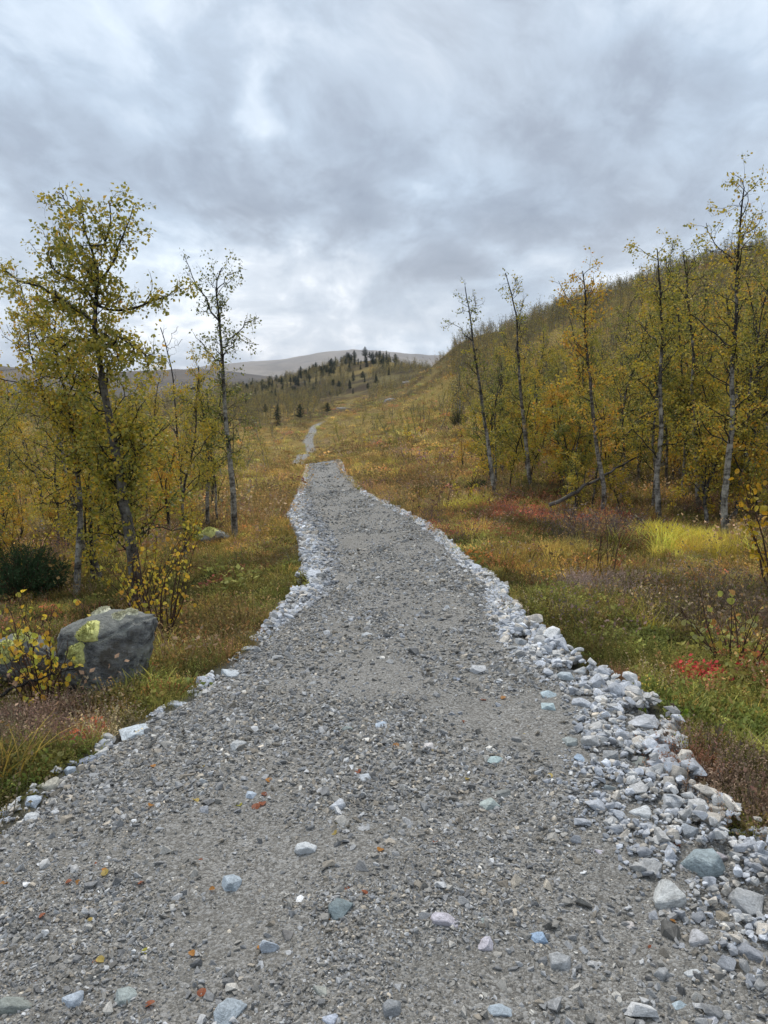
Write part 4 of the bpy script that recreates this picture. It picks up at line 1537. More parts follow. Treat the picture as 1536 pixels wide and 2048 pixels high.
traced('birch_tree', [(183, 1145), (188, 1100), (205, 1050), (208, 1000), (240, 930), (262, 860), (270, 800)], 9.9, .035,
       [([(240, 930), (290, 880), (330, 850)], .4, .014)], params(kids=[20, 7, 3], len=[.6, .36, .17], t0=[.35, .1, .15], per_m=58, leaf=.041, hue=.68), 'thin white-stemmed birch leaning behind the boulder, golden crown', GL, .5, 54)
traced('birch_tree', [(415, 1045), (414, 985), (418, 930), (410, 870), (405, 815), (395, 770)], 14.0, .042,
       [([(408, 850), (370, 820), (350, 800)], .3, .012)], params(kids=[20, 7, 3], len=[.6, .36, .16], t0=[.3, .1, .15], per_m=54, leaf=.041, hue=.46), 'short birch with peeling reddish white trunk beside the slender grey one', GL, .5, 55)
traced('birch_tree', [(362, 900), (352, 800), (347, 740), (338, 695), (325, 655)], 15.0, .024,
       [([(345, 735), (310, 700), (300, 690)], .2, .006), ([(340, 700), (360, 680)], .2, .005), ([(338, 690), (348, 660), (352, 650)], .1, .005)],
       params(kids=[8, 3, 2], len=[.35, .2, .12], t0=[.4, .2, .2], per_m=.4, leaf=.035, hue=.3, lich=.2), 'thin dead birch top standing bare between two leafy crowns', GL, .5, 56)
tt = params(kids=[24, 7, 3], len=[.62, .34, .16], t0=[.25, .1, .15], per_m=26, leaf=.041, hue=.44, lich=.6, shape=lambda t: 1.25 - .85 * t)
traced('birch_tree', [(992, 1000), (984, 950), (975, 880), (962, 800), (950, 720), (940, 650), (928, 575)], 15.5, .05, [([(945, 690), (925, 660), (900, 645)], .2, .01), ([(938, 640), (952, 610), (945, 580)], .1, .008)],
       tt, 'outermost birch of the thicket toward the far path, bare thin top', GR, .42, 61)
traced('birch_tree', [(1062, 955), (1050, 870), (1040, 780), (1033, 700), (1030, 640), (1018, 590), (1005, 550)], 16, .05, [([(1030, 640), (1050, 600), (1055, 590)], .2, .01), ([(1020, 600), (1030, 570), (1030, 555)], .1, .008)],
       tt, 'second birch from the open field, black lichen in its bare top', GR, .40, 62)
traced('birch_tree', [(1204, 1010), (1210, 985), (1196, 910), (1186, 830), (1176, 740), (1166, 660), (1168, 600), (1160, 540)], 12.8, .045, [([(1170, 640), (1140, 590), (1128, 560)], .3, .01), ([(1168, 620), (1190, 570), (1200, 550)], .2, .009)],
       params(kids=[26, 7, 3], len=[.7, .36, .16], t0=[.3, .1, .15], per_m=48, leaf=.041, hue=.68, shape=lambda t: 1.3 - .8 * t), 'orange-yellow birch with hooked pale base above the fallen trunk', GR, .62, 63)
traced('birch_tree', [(1320, 1030), (1312, 950), (1322, 860), (1318, 760), (1322, 660), (1318, 580), (1308, 500)], 12.4, .05, [([(1318, 600), (1345, 560), (1350, 520)], .3, .01), ([(1320, 700), (1290, 650), (1262, 630)], .3, .012)],
       params(kids=[28, 7, 3], len=[.75, .38, .16], t0=[.25, .1, .15], per_m=48, leaf=.041, hue=.54, shape=lambda t: 1.2 - .7 * t), 'bushy yellow-green birch with twisted bare leader in the thicket', GR, .5, 64)
traced('birch_tree', [(1452, 1075), (1448, 1010), (1456, 930), (1466, 840), (1462, 740), (1472, 640), (1474, 540), (1480, 460), (1490, 375)], 10.6, .05,
       [([(1450, 1060), (1475, 1030), (1500, 1012)], .3, .016, .4), ([(1474, 540), (1430, 470), (1425, 440)], .2, .01), ([(1476, 500), (1510, 450), (1520, 420)], .2, .01), ([(1468, 700), (1400, 620), (1385, 560)], .5, .014)],
       params(kids=[30, 7, 3], len=[.72, .38, .16], t0=[.25, .1, .15], per_m=30, leaf=.041, hue=.62, shape=lambda t: 1.2 - .6 * t), 'tallest birch in the thicket, sparse orange twigs high against the sky', GR, .58, 65)
traced('birch_tree', [(1400, 1000), (1392, 900), (1385, 800), (1390, 700), (1380, 600), (1370, 500)], 13.5, .05, [([(1380, 600), (1345, 530), (1360, 480)], .3, .012), ([(1378, 560), (1400, 500), (1410, 480)], .1, .009)],
       params(kids=[24, 7, 3], len=[.62, .38, .16], t0=[.25, .1, .15], per_m=26, leaf=.041, hue=.5, shape=lambda t: 1.2 - .6 * t), 'grey birch with wide bare antler-like top twigs behind the tallest one', GR, .5, 66)

VAR = [tree_meshes(near_variant(*v)) for v in [(0, 4.8, .6, .42), (1, 4.4, 1.0, .55, .1), (2, 5.2, .42, .40, 0, 22), (3, 4.0, 1.1, .62), (4, 4.7, .45, .42, -.08), (5, 3.4, 1.3, .68), (6, 3.0, 1.2, .35)]]


SAPL = [tree_meshes(near_variant(30 + i, 1.7, 1.2, h, 0, 12), 'sapling') for i, h in enumerate((.45, .6, .7, .55))]


def lod_variant(i, n_leaf, leaf, H_=4.5, stems=1):
    T = Tree(2000 + i)
    rng = T.rng
    for s_ in range(stems):
        p = wander(rng, (rng.normal(0, .05), rng.normal(0, .05), -.2), (rng.normal(0, .15), rng.normal(0, .15), 1), H_ * (1 if s_ == 0 else .75), 6, .1, .05)
        P = params(kids=[13, 0, 0], maxl=1, per_m=n_leaf / 13 / (H_ * .2), leaf=leaf, jit=leaf * 2.6, len=[H_ * .21, .4, .2], seg=[6, 3, 2, 2], t0=[.22, .2, .2], hue=.45, lich=0)
        T.branch(p, .055, .015, 0, P)
    return T


MIDV = [tree_meshes(lod_variant(i, 620, .075), 'mid_birch') for i in range(5)]


def solid(T, name):
    """trunk and crown in one light mesh for the far woodland"""
    bufs = [(T.wood, 0), (T.twig, 0), (T.leaf, 1)]
    V, Tt, Q, L, mt, mq, n = [], [], [], [], [], [], 0
    for b, m in bufs:
        if not b.n: continue
        V.append(np.vstack(b.V)); L.append(np.concatenate(b.L))
        if b.T: t = np.vstack(b.T); Tt.append(t + n); mt.append(np.full(len(t), m))
        if b.Q: q = np.vstack(b.Q); Q.append(q + n); mq.append(np.full(len(q), m))
        n += b.n
    mi = np.concatenate(mt + mq)
    return mesh_np(name, np.vstack(V), np.vstack(Tt) if Tt else None, np.vstack(Q) if Q else None, [M_BARK, M_LEAFI], np.concatenate(L), mi)


M_LEAFI = mat_leaf('woodland_leaf', 0.0, [(0.0, (.10, .085, .05)), (.25, (.16, .125, .05)), (.42, (.22, .20, .045)), (.6, (.40, .31, .05)), (.8, (.48, .30, .05)), (1.0, (.36, .18, .06))], .3, .6)
FARV = [solid(lod_variant(20 + i, nl_, .17, 4.0), 'far_birch') for i, nl_ in enumerate((190, 190, 130, 50, 150, 25, 90))]

# --- individual birches by region
trng = RS(77)
HUEW = lambda h: 'green' if h < .38 else ('olive-yellow' if h < .52 else ('golden' if h < .66 else 'orange-yellow'))


def top_line(px):
    return np.interp(px, [880, 930, 1000, 1100, 1200, 1300, 1400, 1536, 1800], [760, 700, 690, 650, 600, 560, 520, 470, 380])


n_tree = 12


MARKS = [(280, 1222, 'dark-trunked tallest left birch'), (470, 1078, 'slender grey birch'), (153, 1208, 'pale-trunked birch by the boulder'), (362, 900, 'thin dead birch top'), (50, 1185, 'juniper bush'), (420, 1090, 'little mossy boulder'), (560, 930, 'left meadow'),
         (992, 1000, 'outermost thicket birch'), (1062, 955, 'lichen-topped birch'), (1204, 1010, 'hooked orange-yellow birch'), (1320, 1030, 'bushy birch with twisted leader'), (1452, 1075, 'tallest thicket birch'), (1400, 1000, 'antler-topped birch'), (1130, 1000, 'fallen dark trunk'),
         (630, 860, 'top of the far track'), (783, 776, 'bare rock slab'), (819, 751, 'grey rock ledge'), (686, 803, 'low grey ledge'), (627, 790, 'small bright yellow birch'), (736, 750, 'high bright yellow birch'), (690, 925, 'crest of the near path'), (820, 900, 'orange-yellow willow bush'), (855, 800, 'bare grey bush')]


def put(px, Y, hgt, hue, label, group, var=None, kind='birch_tree', lib=None):
    global n_tree
    p = unp(px, 900, Y)
    z = float(H(np.array([p[0]]), np.array([Y]))[0])
    if path_d(np.array([p[0]]), np.array([Y]))[0] > -.7:
        return
    lib = lib or (VAR if Y < 34 else MIDV)
    if group != 'bright yellow birches on the knoll':
        qx, qy, _ = proj(np.array([p[0], Y, z]))
        label = where('%s %s %s' % ('tall' if hgt > 4 else ('short' if hgt < 2.4 else 'medium'), HUEW(hue), 'birch' if lib is not SAPL else 'birch sapling'), qx[0], qy[0], MARKS, 110)
    v = trng.randint(len(lib)) if var is None else var
    base_h = 4.6
    s = hgt / base_h if lib is not SAPL else hgt / 1.7
    plant_tree(kind, lib[v], (p[0], Y, z), trng.uniform(0, 6.28), (s, s, s * trng.uniform(.95, 1.1)), hue, label, 'tree', group)
    n_tree += 1


for i in range(128):       # right thicket, front to back
    f = (i + .5) / 128
    Y = 12.5 + 30 * f ** 1.3
    px = trng.uniform(945 + 20 * (1 - f), 1640)
    if Y < 16 and px < 1100: Y += 4
    hue = float(np.clip(trng.normal(.50, .11), .28, .8))
    hg = trng.uniform(3.5, 5.2) * (.75 + .35 * (px - 940) / 600)
    if px < 1050: hg = min(hg, 3.6)
    hg = max(2.0, min(hg, (unp(px, top_line(px) - 15, Y)[2] + .3) / 1.18))      # none overtops the stand's own skyline
    put(px, Y, hg, hue, '%s birch packed in the thicket right of the path' % HUEW(hue), 'birches deep in the right-hand thicket')
for i in range(60):       # left stand
    f = (i + .5) / 60
    Y = 10.5 + 40 * f ** 1.35
    xmax = np.interp(Y, [9, 14, 20, 30, 50], [330, 455, 470, 500, 525])
    px = trng.uniform(-110, xmax)
    hue = float(np.clip(trng.normal(.51, .11), .3, .85))
    hg = trng.uniform(2.6, 3.7) * (1 if px < 300 else .88)
    put(px, Y, hg, hue, '%s birch in the stand left of the path' % HUEW(hue), 'birches deep in the left-hand stand')
for i in range(48):
    f = (i + .5) / 48
    Y = 11.5 + 16 * f
    px = trng.uniform(np.interp(Y, [11, 14, 17, 28], [1180, 1080, 940, 900]), 1620)
    hue = float(np.clip(trng.normal(.56, .12), .3, .85))
    put(px, Y, trng.uniform(.9, 2.1), hue, '%s birch sapling low in the front of the right thicket' % HUEW(hue), 'birch saplings under the right-hand thicket', None, 'birch_sapling', SAPL)
for i in range(38):
    f = (i + .5) / 38
    Y = 9.5 + 16 * f
    px = trng.uniform(-90, np.interp(Y, [9, 14, 20, 30], [250, 440, 480, 500]))
    hue = float(np.clip(trng.normal(.60, .12), .3, .85))
    put(px, Y, trng.uniform(.9, 1.9), hue, '%s birch sapling low in the left stand' % HUEW(hue), 'birch saplings under the left-hand stand', None, 'birch_sapling', SAPL)
for i in range(70):       # scattered on the slope beyond the field
    Y = trng.uniform(48, 125)
    px = trng.uniform(640, 1010) if i % 3 else trng.uniform(330, 600)
    if px > 640 and px < 760 and Y < 80: Y = trng.uniform(130, 180)
    if 600 < px < 660 and Y < 165: px += 90
    if px < 600 and Y < 110: px = trng.uniform(320, 545)
    hue = float(np.clip(trng.normal(.45, .12), .2, .8))
    put(px, Y, trng.uniform(1.3, 3.2), hue, '%s young birch scattered on the slope beyond the field' % HUEW(hue), 'young birches on the slope beyond the field')
put(627, 235, 5.2, .95, 'small bright yellow birch low on the wooded knoll', 'bright yellow birches on the knoll', None, 'birch_tree')
put(736, 330, 8.0, .98, 'bright yellow birch high on the wooded knoll near the conifers', 'bright yellow birches on the knoll')

# --- far woodland mass


def woodland():
    rng = RS(88)
    P, hues = [], []

    def region(n, x0, x1, Y0, Y1, fn, hs):
        px = rng.uniform(x0, x1, n); Y = np.sqrt(rng.uniform(Y0 ** 2, Y1 ** 2, n))
        X = (px - 768) / F * (Y * math.cos(PITCH))
        k = rng.uniform(0, 1, n) < fn(px, Y, X)
        px, Y, X = px[k], Y[k], X[k]
        z = H(X, Y)
        s = hs * np.exp(rng.normal(0, .25, len(X)))
        P.append(np.stack([X, Y, z, s], -1))
    cl = lambda X, Y, s=.03, lo=.42: np.clip((fbm(X * s, Y * s, 61, 4) - lo) * 7, .03, 1)
    # right hillside, dense
    region(9000, 905, 2000, 40, 260, lambda px, Y, X: np.where(px < 1000, sstep(50, 110, Y), 1) * np.clip(cl(X, Y, .03, .34), .45, 1), .8)
    # slope in the middle: open, thickening with distance
    region(5200, 640, 960, 95, 420, lambda px, Y, X: np.where((px < 690) & (Y < 165), 0, 1) * cl(X, Y, .05, .44) * np.clip((Y - 60) / 160, .15, 1), .5)
    region(900, 640, 960, 60, 200, lambda px, Y, X: np.where((px < 700) & (Y < 165), 0, 1) * cl(X, Y, .06, .44), .28)
    # the knoll
    region(7000, 430, 860, 190, 560, lambda px, Y, X: np.clip(cl(X, Y, .02, .36), .3, 1) * np.where(px > 640, np.clip((Y - 230) / 150, 0, 1), 1), .9)
    # valley left of the path
    region(2600, -250, 545, 48, 420, lambda px, Y, X: np.where((px > 440) & (Y < 125), 0, 1) * np.clip(cl(X, Y, .03, .34), .2, 1), .9)
    P = np.vstack(P)
    d = path_d(P[:, 0], P[:, 1])
    P = P[d < -4]
    n = len(P)
    e = np.stack([rng.normal(0, .05, n), rng.normal(0, .05, n), rng.uniform(0, 6.28, n)], -1)
    # hue by patches: brown leafless, olive, yellow
    o = scatter('woodland', FARV, P[:, :3] - np.array([0, 0, .1]), e, np.repeat(P[:, 3:4], 3, 1), np.full((n, 3), .5), 'mountain birch woodland covering the far slopes')
    o.color = (.50, 0, 0, 1)
    return n


n_wood = woodland()


# --- conifers
def conifer(seed, H_, w, pine=False):
    rng = RS(seed)
    wb, nb = Buf(), Buf()
    p = wander(rng, (0, 0, -.3), (rng.normal(0, .03), rng.normal(0, .03), 1), H_ + .3, 6, .02, .03)
    tube(wb, p, np.linspace(.12 * H_ / 8, .015, 7), 6)
    nw = 24
    for k in range(nw):
        t = (k + .5) / nw
        if pine and t < .3: continue
        z = H_ * (.06 + .92 * t)
        L = w * ((1 - t) ** .8 * (1 if not pine else 1.2) + .08) * rng.uniform(.7, 1.15)
        for j in range(7):
            a = rng.uniform(0, 6.28)
            L2 = L * rng.uniform(.7, 1.15)
            d = np.array([math.cos(a), math.sin(a), -.28 if not pine else .25])
            c = np.array([np.interp(z, p[:, 2], p[:, 0]), np.interp(z, p[:, 2], p[:, 1]), z])
            s = np.array([-math.sin(a), math.cos(a), 0])
            for q in range(9):
                f = (q + rng.uniform(0, 1)) / 9
                o = c + d * L2 * f
                e = (d * .5 + s * rng.choice([-1, 1]) * rng.uniform(.3, .9) + np.array([0, 0, rng.uniform(-.5, .2)])) * (.16 * H_ / 8 + L2 * .22)
                ww = np.array([0, 0, 1]) * .05 * H_ / 8 * 2 + s * .04
                nb.add([o - ww, o + ww, o + e], [[0, 1, 2]], None, .5)
    return {'trunk': wb.mesh('conifer_trunk', M_BARKD, True), 'crown': nb.mesh('conifer_crown', M_PINE)}


CON = [conifer(1, 8, 2.0), conifer(2, 7, 2.5, True), conifer(3, 9, 1.9), conifer(4, 6, 2.5, True)]


def put_con(px, Y, hpx, v, label, group, kind):
    p = unp(px, 900, Y)
    z = float(H(np.array([p[0]]), np.array([Y]))[0])
    if 'knoll' in group:
        qx, qy, _ = proj(np.array([p[0], Y, z]))
        label = where('%s %s conifer' % ('tiny' if hpx < 14 else ('small' if hpx < 18 else ('tall' if hpx > 23 else 'middling')), 'crest' if 'crest' in group else 'hillside'), qx[0], qy[0], MARKS[14:20] + CMARK, 40)
    h = hpx / F * Y
    s = h / (8, 7, 9, 6)[v]
    plant_tree(kind, CON[v], (p[0], Y, z), trng.uniform(0, 6.28), s, .5, label, 'tree', group)


for px, Y, h, v, lab in [(601, 172, 42, 1, 'dark round-topped pine standing beside the top of the far track'), (556, 178, 44, 0, 'dark bushy spruce left of the far track'),
                         (553, 300, 34, 2, 'dark narrow spruce part way up the knoll'), (655, 190, 28, 3, 'dark spreading pine just right of the far track'), (533, 225, 26, 1, 'dim dark pine in the wood left of the far track')]:
    put_con(px, Y, h, v, lab, 'lone conifers near the far track', 'pine_tree' if v % 2 else 'spruce_tree')
CMARK = [(601, 835, 'round-topped pine'), (556, 845, 'bushy spruce'), (553, 800, 'narrow spruce'), (609, 740, 'pale crag'), (655, 830, 'spreading pine'), (800, 712, 'end of the conifer crest'), (480, 770, 'lowest end of the crest')]
crng = RS(5)
SK = [(705, 26), (690, 22), (722, 16), (738, 28), (752, 24), (760, 22), (772, 26), (784, 24), (795, 18), (680, 20), (668, 18), (655, 20), (643, 16), (632, 20), (620, 22),
      (608, 16), (596, 20), (585, 22), (574, 18), (562, 18), (552, 24), (540, 20), (528, 18), (517, 22), (505, 20), (494, 18), (482, 22), (470, 18), (663, 24), (697, 18), (640, 24), (604, 24), (768, 20), (545, 18)]
for i, (px, h) in enumerate(SK * 4):
    put_con(px + crng.uniform(-10, 10), crng.uniform(390, 455), h * crng.uniform(.55, 1.05), crng.randint(4), 'small dark conifer on the crest of the wooded knoll', 'conifers lining the crest of the knoll', 'spruce_tree')
for i in range(60):
    put_con(crng.uniform(470, 780), crng.uniform(290, 400), crng.uniform(12, 22), crng.randint(4), 'dark conifer mixed into the birch wood of the knoll', 'conifers mixed into the wood of the knoll', 'spruce_tree')


# ------------------------------------------------------------------ leafy shrubs with single leaves
def leaf_proto(name, seed, size, roundness=.9):
    bm = bmesh.new()
    pts = []
    n = 10
    for i in range(n):
        a = i / n * 2 * math.pi
        x = math.cos(a) * .5
        y = math.sin(a) * .5 * roundness * (1 - .25 * x * 2)
        pts.append(bm.verts.new(((x + .5) * size, y * size, abs(y) * size * .22 - ((x) ** 2) * size * .25)))
    c = bm.verts.new((.45 * size, 0, 0))
    for i in range(n):
        bm.faces.new((c, pts[i], pts[(i + 1) % n]))
    me = bpy.data.meshes.new(name)
    bm.to_mesh(me); bm.free()
    return me


def mat_single_leaf(name):
    m, T = new_mat(name)
    oi = T.n('ShaderNodeObjectInfo')
    co = T.n('ShaderNodeTexCoord').outputs['Generated']
    n = T.noise(co, 4, 4, .6)
    c = T.vm('MULTIPLY', oi.outputs['Color'], T.n('ShaderNodeCombineXYZ', {0: T.maprange(n, .3, .7, .75, 1.25), 1: T.maprange(n, .3, .7, .7, 1.2), 2: .8}).outputs[0])
    p = princ(T, c, .5, spec=.35)
    t = T.n('ShaderNodeBsdfTranslucent', {'Color': c}).outputs[0]
    T.t.links.new(T.n('ShaderNodeMixShader', {0: .45, 1: p, 2: t}).outputs[0], T.out.inputs[0])
    return m


M_SL = mat_single_leaf('single_leaf')
LEAFP = [leaf_proto('leaf_blade', i, 1.0, r) for i, r in enumerate((.72, .85, 1.0))]
for me in LEAFP: me.materials.append(M_SL)
YEL = [(.88, .68, .08), (.82, .66, .09), (.66, .62, .10), (.86, .58, .08), (.70, .40, .07), (.50, .54, .10)]


def shrub(kind, base_px, stems, leaf_m, n_leaf, cols, label, seed, spread=.3, hgt=.8, Y=None, round_=None, up=.03, lo=.35, bare=0, leafs=True, cat='shrub', group=None, dx=0):
    rng = RS(seed)
    if Y is None:
        base = hit0(base_px[0], base_px[1], H)
    else:
        base = unp(base_px[0], base_px[1], Y)
        base[2] = float(H(np.array([base[0]]), np.array([base[1]]))[0])
    root = empty(kind, base)
    tag(root, label, cat, group)
    allp = []
    tb = Buf()
    for s_ in range(stems):
        a = rng.uniform(0, 6.28)
        d = np.array([math.cos(a) * spread + dx, math.sin(a) * spread, 1.0])
        o = np.array([math.cos(a), math.sin(a), 0]) * rng.uniform(0, .09) + np.array([0, 0, -.04])
        L = hgt * rng.uniform(.6, 1.1)
        p = wander(rng, o, d, L, 8, .09, up)
        sb = Buf()
        tube(sb, p, np.linspace(.006 * hgt / .8 + .002, .0015, 9), 4, .5)
        for k in range(int(5 * L / .5)):
            i = rng.randint(2, 8)
            q = wander(rng, p[i], p[i] - p[i - 1] + rng.normal(0, .06, 3), L * rng.uniform(.12, .35), 4, .2, .05)
            tube(sb, q, np.linspace(.0028, .001, 5), 3, .5)
            allp.append(q)
        allp.append(p[3:])
        link('stem', sb.mesh('shrub_stem', M_BARKR), root)
    if leafs:
        for k in range(n_leaf):
            q = allp[rng.randint(len(allp))]
            t = rng.uniform(0, len(q) - 1.001)
            i = int(t)
            c = q[i] * (1 - t + i) + q[i + 1] * (t - i)
            if c[2] < hgt * lo * .6: continue
            o = link('leaf', LEAFP[rng.randint(3)] if round_ is None else LEAFP[round_], root, c + rng.normal(0, .012, 3), (rng.uniform(-1.4, 1.4), rng.uniform(.2, 1.6), rng.uniform(0, 6.28)),
                     leaf_m * rng.uniform(.7, 1.2))
            cc = np.array(cols[rng.randint(len(cols))]) * rng.uniform(.75, 1.15)
            o.color = (*cc, 1)
    return root, allp, base


shrub('birch_shrub', (95, 1425), 18, .036, 295, YEL, 'leafy yellow birch shrub growing in front of the lichened boulder', 1, .42, .78)
shrub('birch_shrub', (325, 1290), 15, .036, 295, YEL[:5], 'yellow shrub of upright red-brown stems right behind the boulder', 2, .30, 1.05)
shrub('birch_shrub', (285, 1225), 12, .036, 290, YEL[:4] + [(.42, .24, .05)], 'yellow-orange shrub wrapped round the foot of the tallest left birch', 3, .4, 1.1)
shrub('birch_shrub', (1560, 1150), 10, .050, 290, [(.62, .42, .03), (.6, .36, .03), (.5, .40, .04)], 'bright golden birch shrub leaning into view above the yellow sedge', 4, .34, 1.35, Y=6.6, dx=-.12)
shrub('aspen_shrub', (1475, 1330), 16, .040, 90, [(.42, .46, .12), (.50, .52, .16), (.52, .30, .10), (.38, .40, .18), (.55, .48, .08)], 'sparse aspen suckers with round yellow-green leaves on thin grey stems', 5, .55, .55, round_=2)
shrub('willow_shrub', (1215, 1165), 5, .022, 16, [(.25, .28, .10), (.40, .34, .10)], 'thin nearly leafless willow twigs standing out of the grey heather', 6, .2, .8)
shrub('willow_shrub', (1080, 1075), 6, .022, 12, [(.25, .28, .10), (.40, .34, .10)], 'low bare willow sprigs in the pale green patch', 7, .3, .45)
shrub('birch_shrub', (1440, 990), 6, .045, 120, YEL[:4], 'round golden shrub under the thicket near the forked white trunk', 8, .4, 1.5)
shrub('birch_shrub', (925, 1010), 7, .04, 90, YEL[1:3], 'pale yellow willow shrub in the field before the thicket', 9, .35, .8)
shrub('birch_shrub', (385, 1090), 6, .036, 110, YEL[:4], 'small golden shrub behind the little mossy rock', 10, .4, .9)
shrub('berry_shrub', (1255, 1055), 9, .035, 90, [(.42, .10, .09), (.36, .12, .10), (.40, .16, .10)], 'rust-red dwarf shrub at the foot of the thicket', 11, .5, .38, cat='shrub', round_=0)
shrub('berry_shrub', (1330, 1085), 7, .035, 60, [(.42, .12, .09), (.40, .16, .09)], 'small rust-red dwarf shrub between sedge and forked white trunk', 12, .5, .32, round_=0)
shrub('fireweed', (1425, 1370), 7, .022, 46, [(.55, .05, .09), (.50, .07, .10)], 'crimson leafy herb glowing in the green heath', 13, .6, .16, round_=0, cat='plant')
shrub('willow_shrub', (1335, 1440), 5, .036, 34, [(.22, .33, .05), (.30, .38, .06)], 'low willow with bright green leaves at the outer rubble rim', 14, .6, .14, round_=0)
shrub('willow_shrub', (615, 1185), 6, .026, 60, [(.35, .37, .09), (.40, .38, .12)], 'little pale green willow poking from the left rim', 15, .6, .26, round_=0)
shrub('birch_shrub', (730, 900), 5, .11, 60, YEL[:3], 'yellow willow bush in the field beyond the crest', 16, .5, 1.2, Y=62)
shrub('birch_shrub', (820, 900), 6, .11, 80, YEL[:4], 'broad orange-yellow willow bush in the middle of the field', 17, .6, 1.3, Y=52)
shrub('willow_shrub', (770, 935), 5, .05, 8, [(.2, .14, .10)], 'bare purple-brown bush standing alone in the golden field', 18, .35, 1.0, Y=36)
shrub('willow_shrub', (845, 870), 7, .07, 10, [(.2, .14, .10)], 'bare grey bush up the slope past the golden field', 19, .3, 2.2, Y=58)
shrub('willow_shrub', (1165, 1060), 14, .02, 30, [(.2, .12, .12)], 'wide grey-purple thicket of leafless dwarf birch twigs', 20, .7, .5)
shrub('birch_shrub', (240, 1110), 8, .036, 130, YEL[:4], 'golden shrub between the thin white stem and the small rock', 21, .4, 1.0)
shrub('birch_shrub', (60, 1120), 8, .036, 120, YEL[1:4], 'yellow-leaved shrub beside the juniper', 22, .4, 1.2, Y=10.8)


# ------------------------------------------------------------------ boulders
def boulder(kind, px0, px1, pyt, pyb, label, seed, dep=.8, moss=(), rein=False, rot=0, trunc=None, Y=None):
    base = hit0((px0 + px1) / 2, pyb, H) if Y is None else unp((px0 + px1) / 2, pyb, Y)
    dz = proj(base)[2][0]
    hw = (px1 - px0) / F * dz / 2
    Yc = base[1] + hw * dep * .7
    hh = (pyb - pyt) / F * dz * 1.0
    bm = bmesh.new()
    rng = RS(seed)
    pts = trunc if trunc is not None else [v / np.linalg.norm(v) for v in rng.normal(size=(26, 3))]
    for v in pts:
        bm.verts.new((v[0] * hw, v[1] * hw * dep, v[2] * hh * .5))
    r = bmesh.ops.convex_hull(bm, input=bm.verts)
    junk = list({g for g in r['geom_interior'] + r['geom_unused'] if isinstance(g, bmesh.types.BMVert)})
    bmesh.ops.delete(bm, geom=[v for v in junk if v.is_valid], context='VERTS')
    bmesh.ops.bevel(bm, geom=list(bm.edges), offset=hw * .07, segments=2, affect='EDGES', clamp_overlap=True)
    bmesh.ops.triangulate(bm, faces=bm.faces)
    for _ in range(3):
        es = [e for e in bm.edges if e.calc_length() > hw * .07]
        bmesh.ops.subdivide_edges(bm, edges=es, cuts=1)
        bmesh.ops.triangulate(bm, faces=[f for f in bm.faces if len(f.verts) > 3])
    from mathutils import noise as mn
    o = Vector(rng.uniform(0, 50, 3))
    for v in bm.verts:
        c = v.co / hw
        k = mn.fractal(c * 1.6 + o, .8, 2.1, 5)
        k2 = mn.ridged_multi_fractal(c * 4 + o, .8, 2.1, 4, 1.0, 2.0)
        v.co = v.co * (1 + .07 * k) - v.co.normalized() * .018 * hw * k2
    me = bpy.data.meshes.new('boulder_body')
    bm.to_mesh(me); bm.free()
    me.materials.append(M_BOUL)
    me.polygons.foreach_set('use_smooth', np.ones(len(me.polygons), bool))
    root = empty(kind, (base[0], Yc, base[2] - .03))
    root.rotation_euler = (0, 0, rot)
    tag(root, label, 'boulder', None)
    body = link('boulder_body', me, root, (0, 0, hh * .5))
    bpy.context.view_layer.update()
    return root, body, hw, hh


def cushion(root, body, world_px, Y, rad, flat, mat, name, seed, n=500, lsz=.012):
    """a cushion of tiny upright shoots where the view ray meets the stone"""
    rng = RS(seed)
    d = FW + (world_px[0] - 768) / F * np.array([1, 0, 0]) - (world_px[1] - 1024) / F * UP
    mw = body.matrix_world
    inv = mw.inverted()
    o = inv @ Vector(CAMP); dd = (inv.to_3x3() @ Vector(d)).normalized()
    ok, loc, nor, _ = body.ray_cast(o, dd)
    if not ok: return
    b = Buf()
    z = Vector(nor); x = z.orthogonal().normalized(); y = z.cross(x)
    # dome
    k, m = 18, 6
    V = [loc + z * rad * flat]
    for i in range(1, m + 1):
        t = i / m
        for j in range(k):
            a = j / k * 6.2832
            rr = rad * t * (1 + .18 * math.sin(a * 3 + seed) + rng.uniform(-.07, .07))
            pr = loc + x * math.cos(a) * rr + y * math.sin(a) * rr
            okk, l2, n2, _ = body.ray_cast(pr + z * rad * 2, -z)
            base_ = l2 if okk and (l2 - pr).length < rad * 1.2 else pr
            hgt = rad * flat * math.sqrt(max(0, 1 - t * t)) * rng.uniform(.75, 1.25)
            V.append(base_ + z * (hgt - (.006 if i == m else 0)))
    T = [[0, 1 + j, 1 + (j + 1) % k] for j in range(k)]
    Q = [[1 + (i - 1) * k + j, 1 + i * k + j, 1 + i * k + (j + 1) % k, 1 + (i - 1) * k + (j + 1) % k] for i in range(1, m) for j in range(k)]
    VA = np.array([tuple(v) for v in V])
    b.add(VA, T, Q)
    zz = np.array(z)
    for i in range(n):
        f = rng.randint(0, len(VA) - k)
        w = VA[f] + (VA[rng.randint(0, len(VA) - k)] - VA[f]) * rng.uniform(0, .12)
        leafy(b, rng, w, zz + rng.normal(0, .8, 3), lsz * rng.uniform(.6, 1.4), .5)
    me = b.mesh(name + '_mesh', mat)
    c = link(name, me, body)
    return c


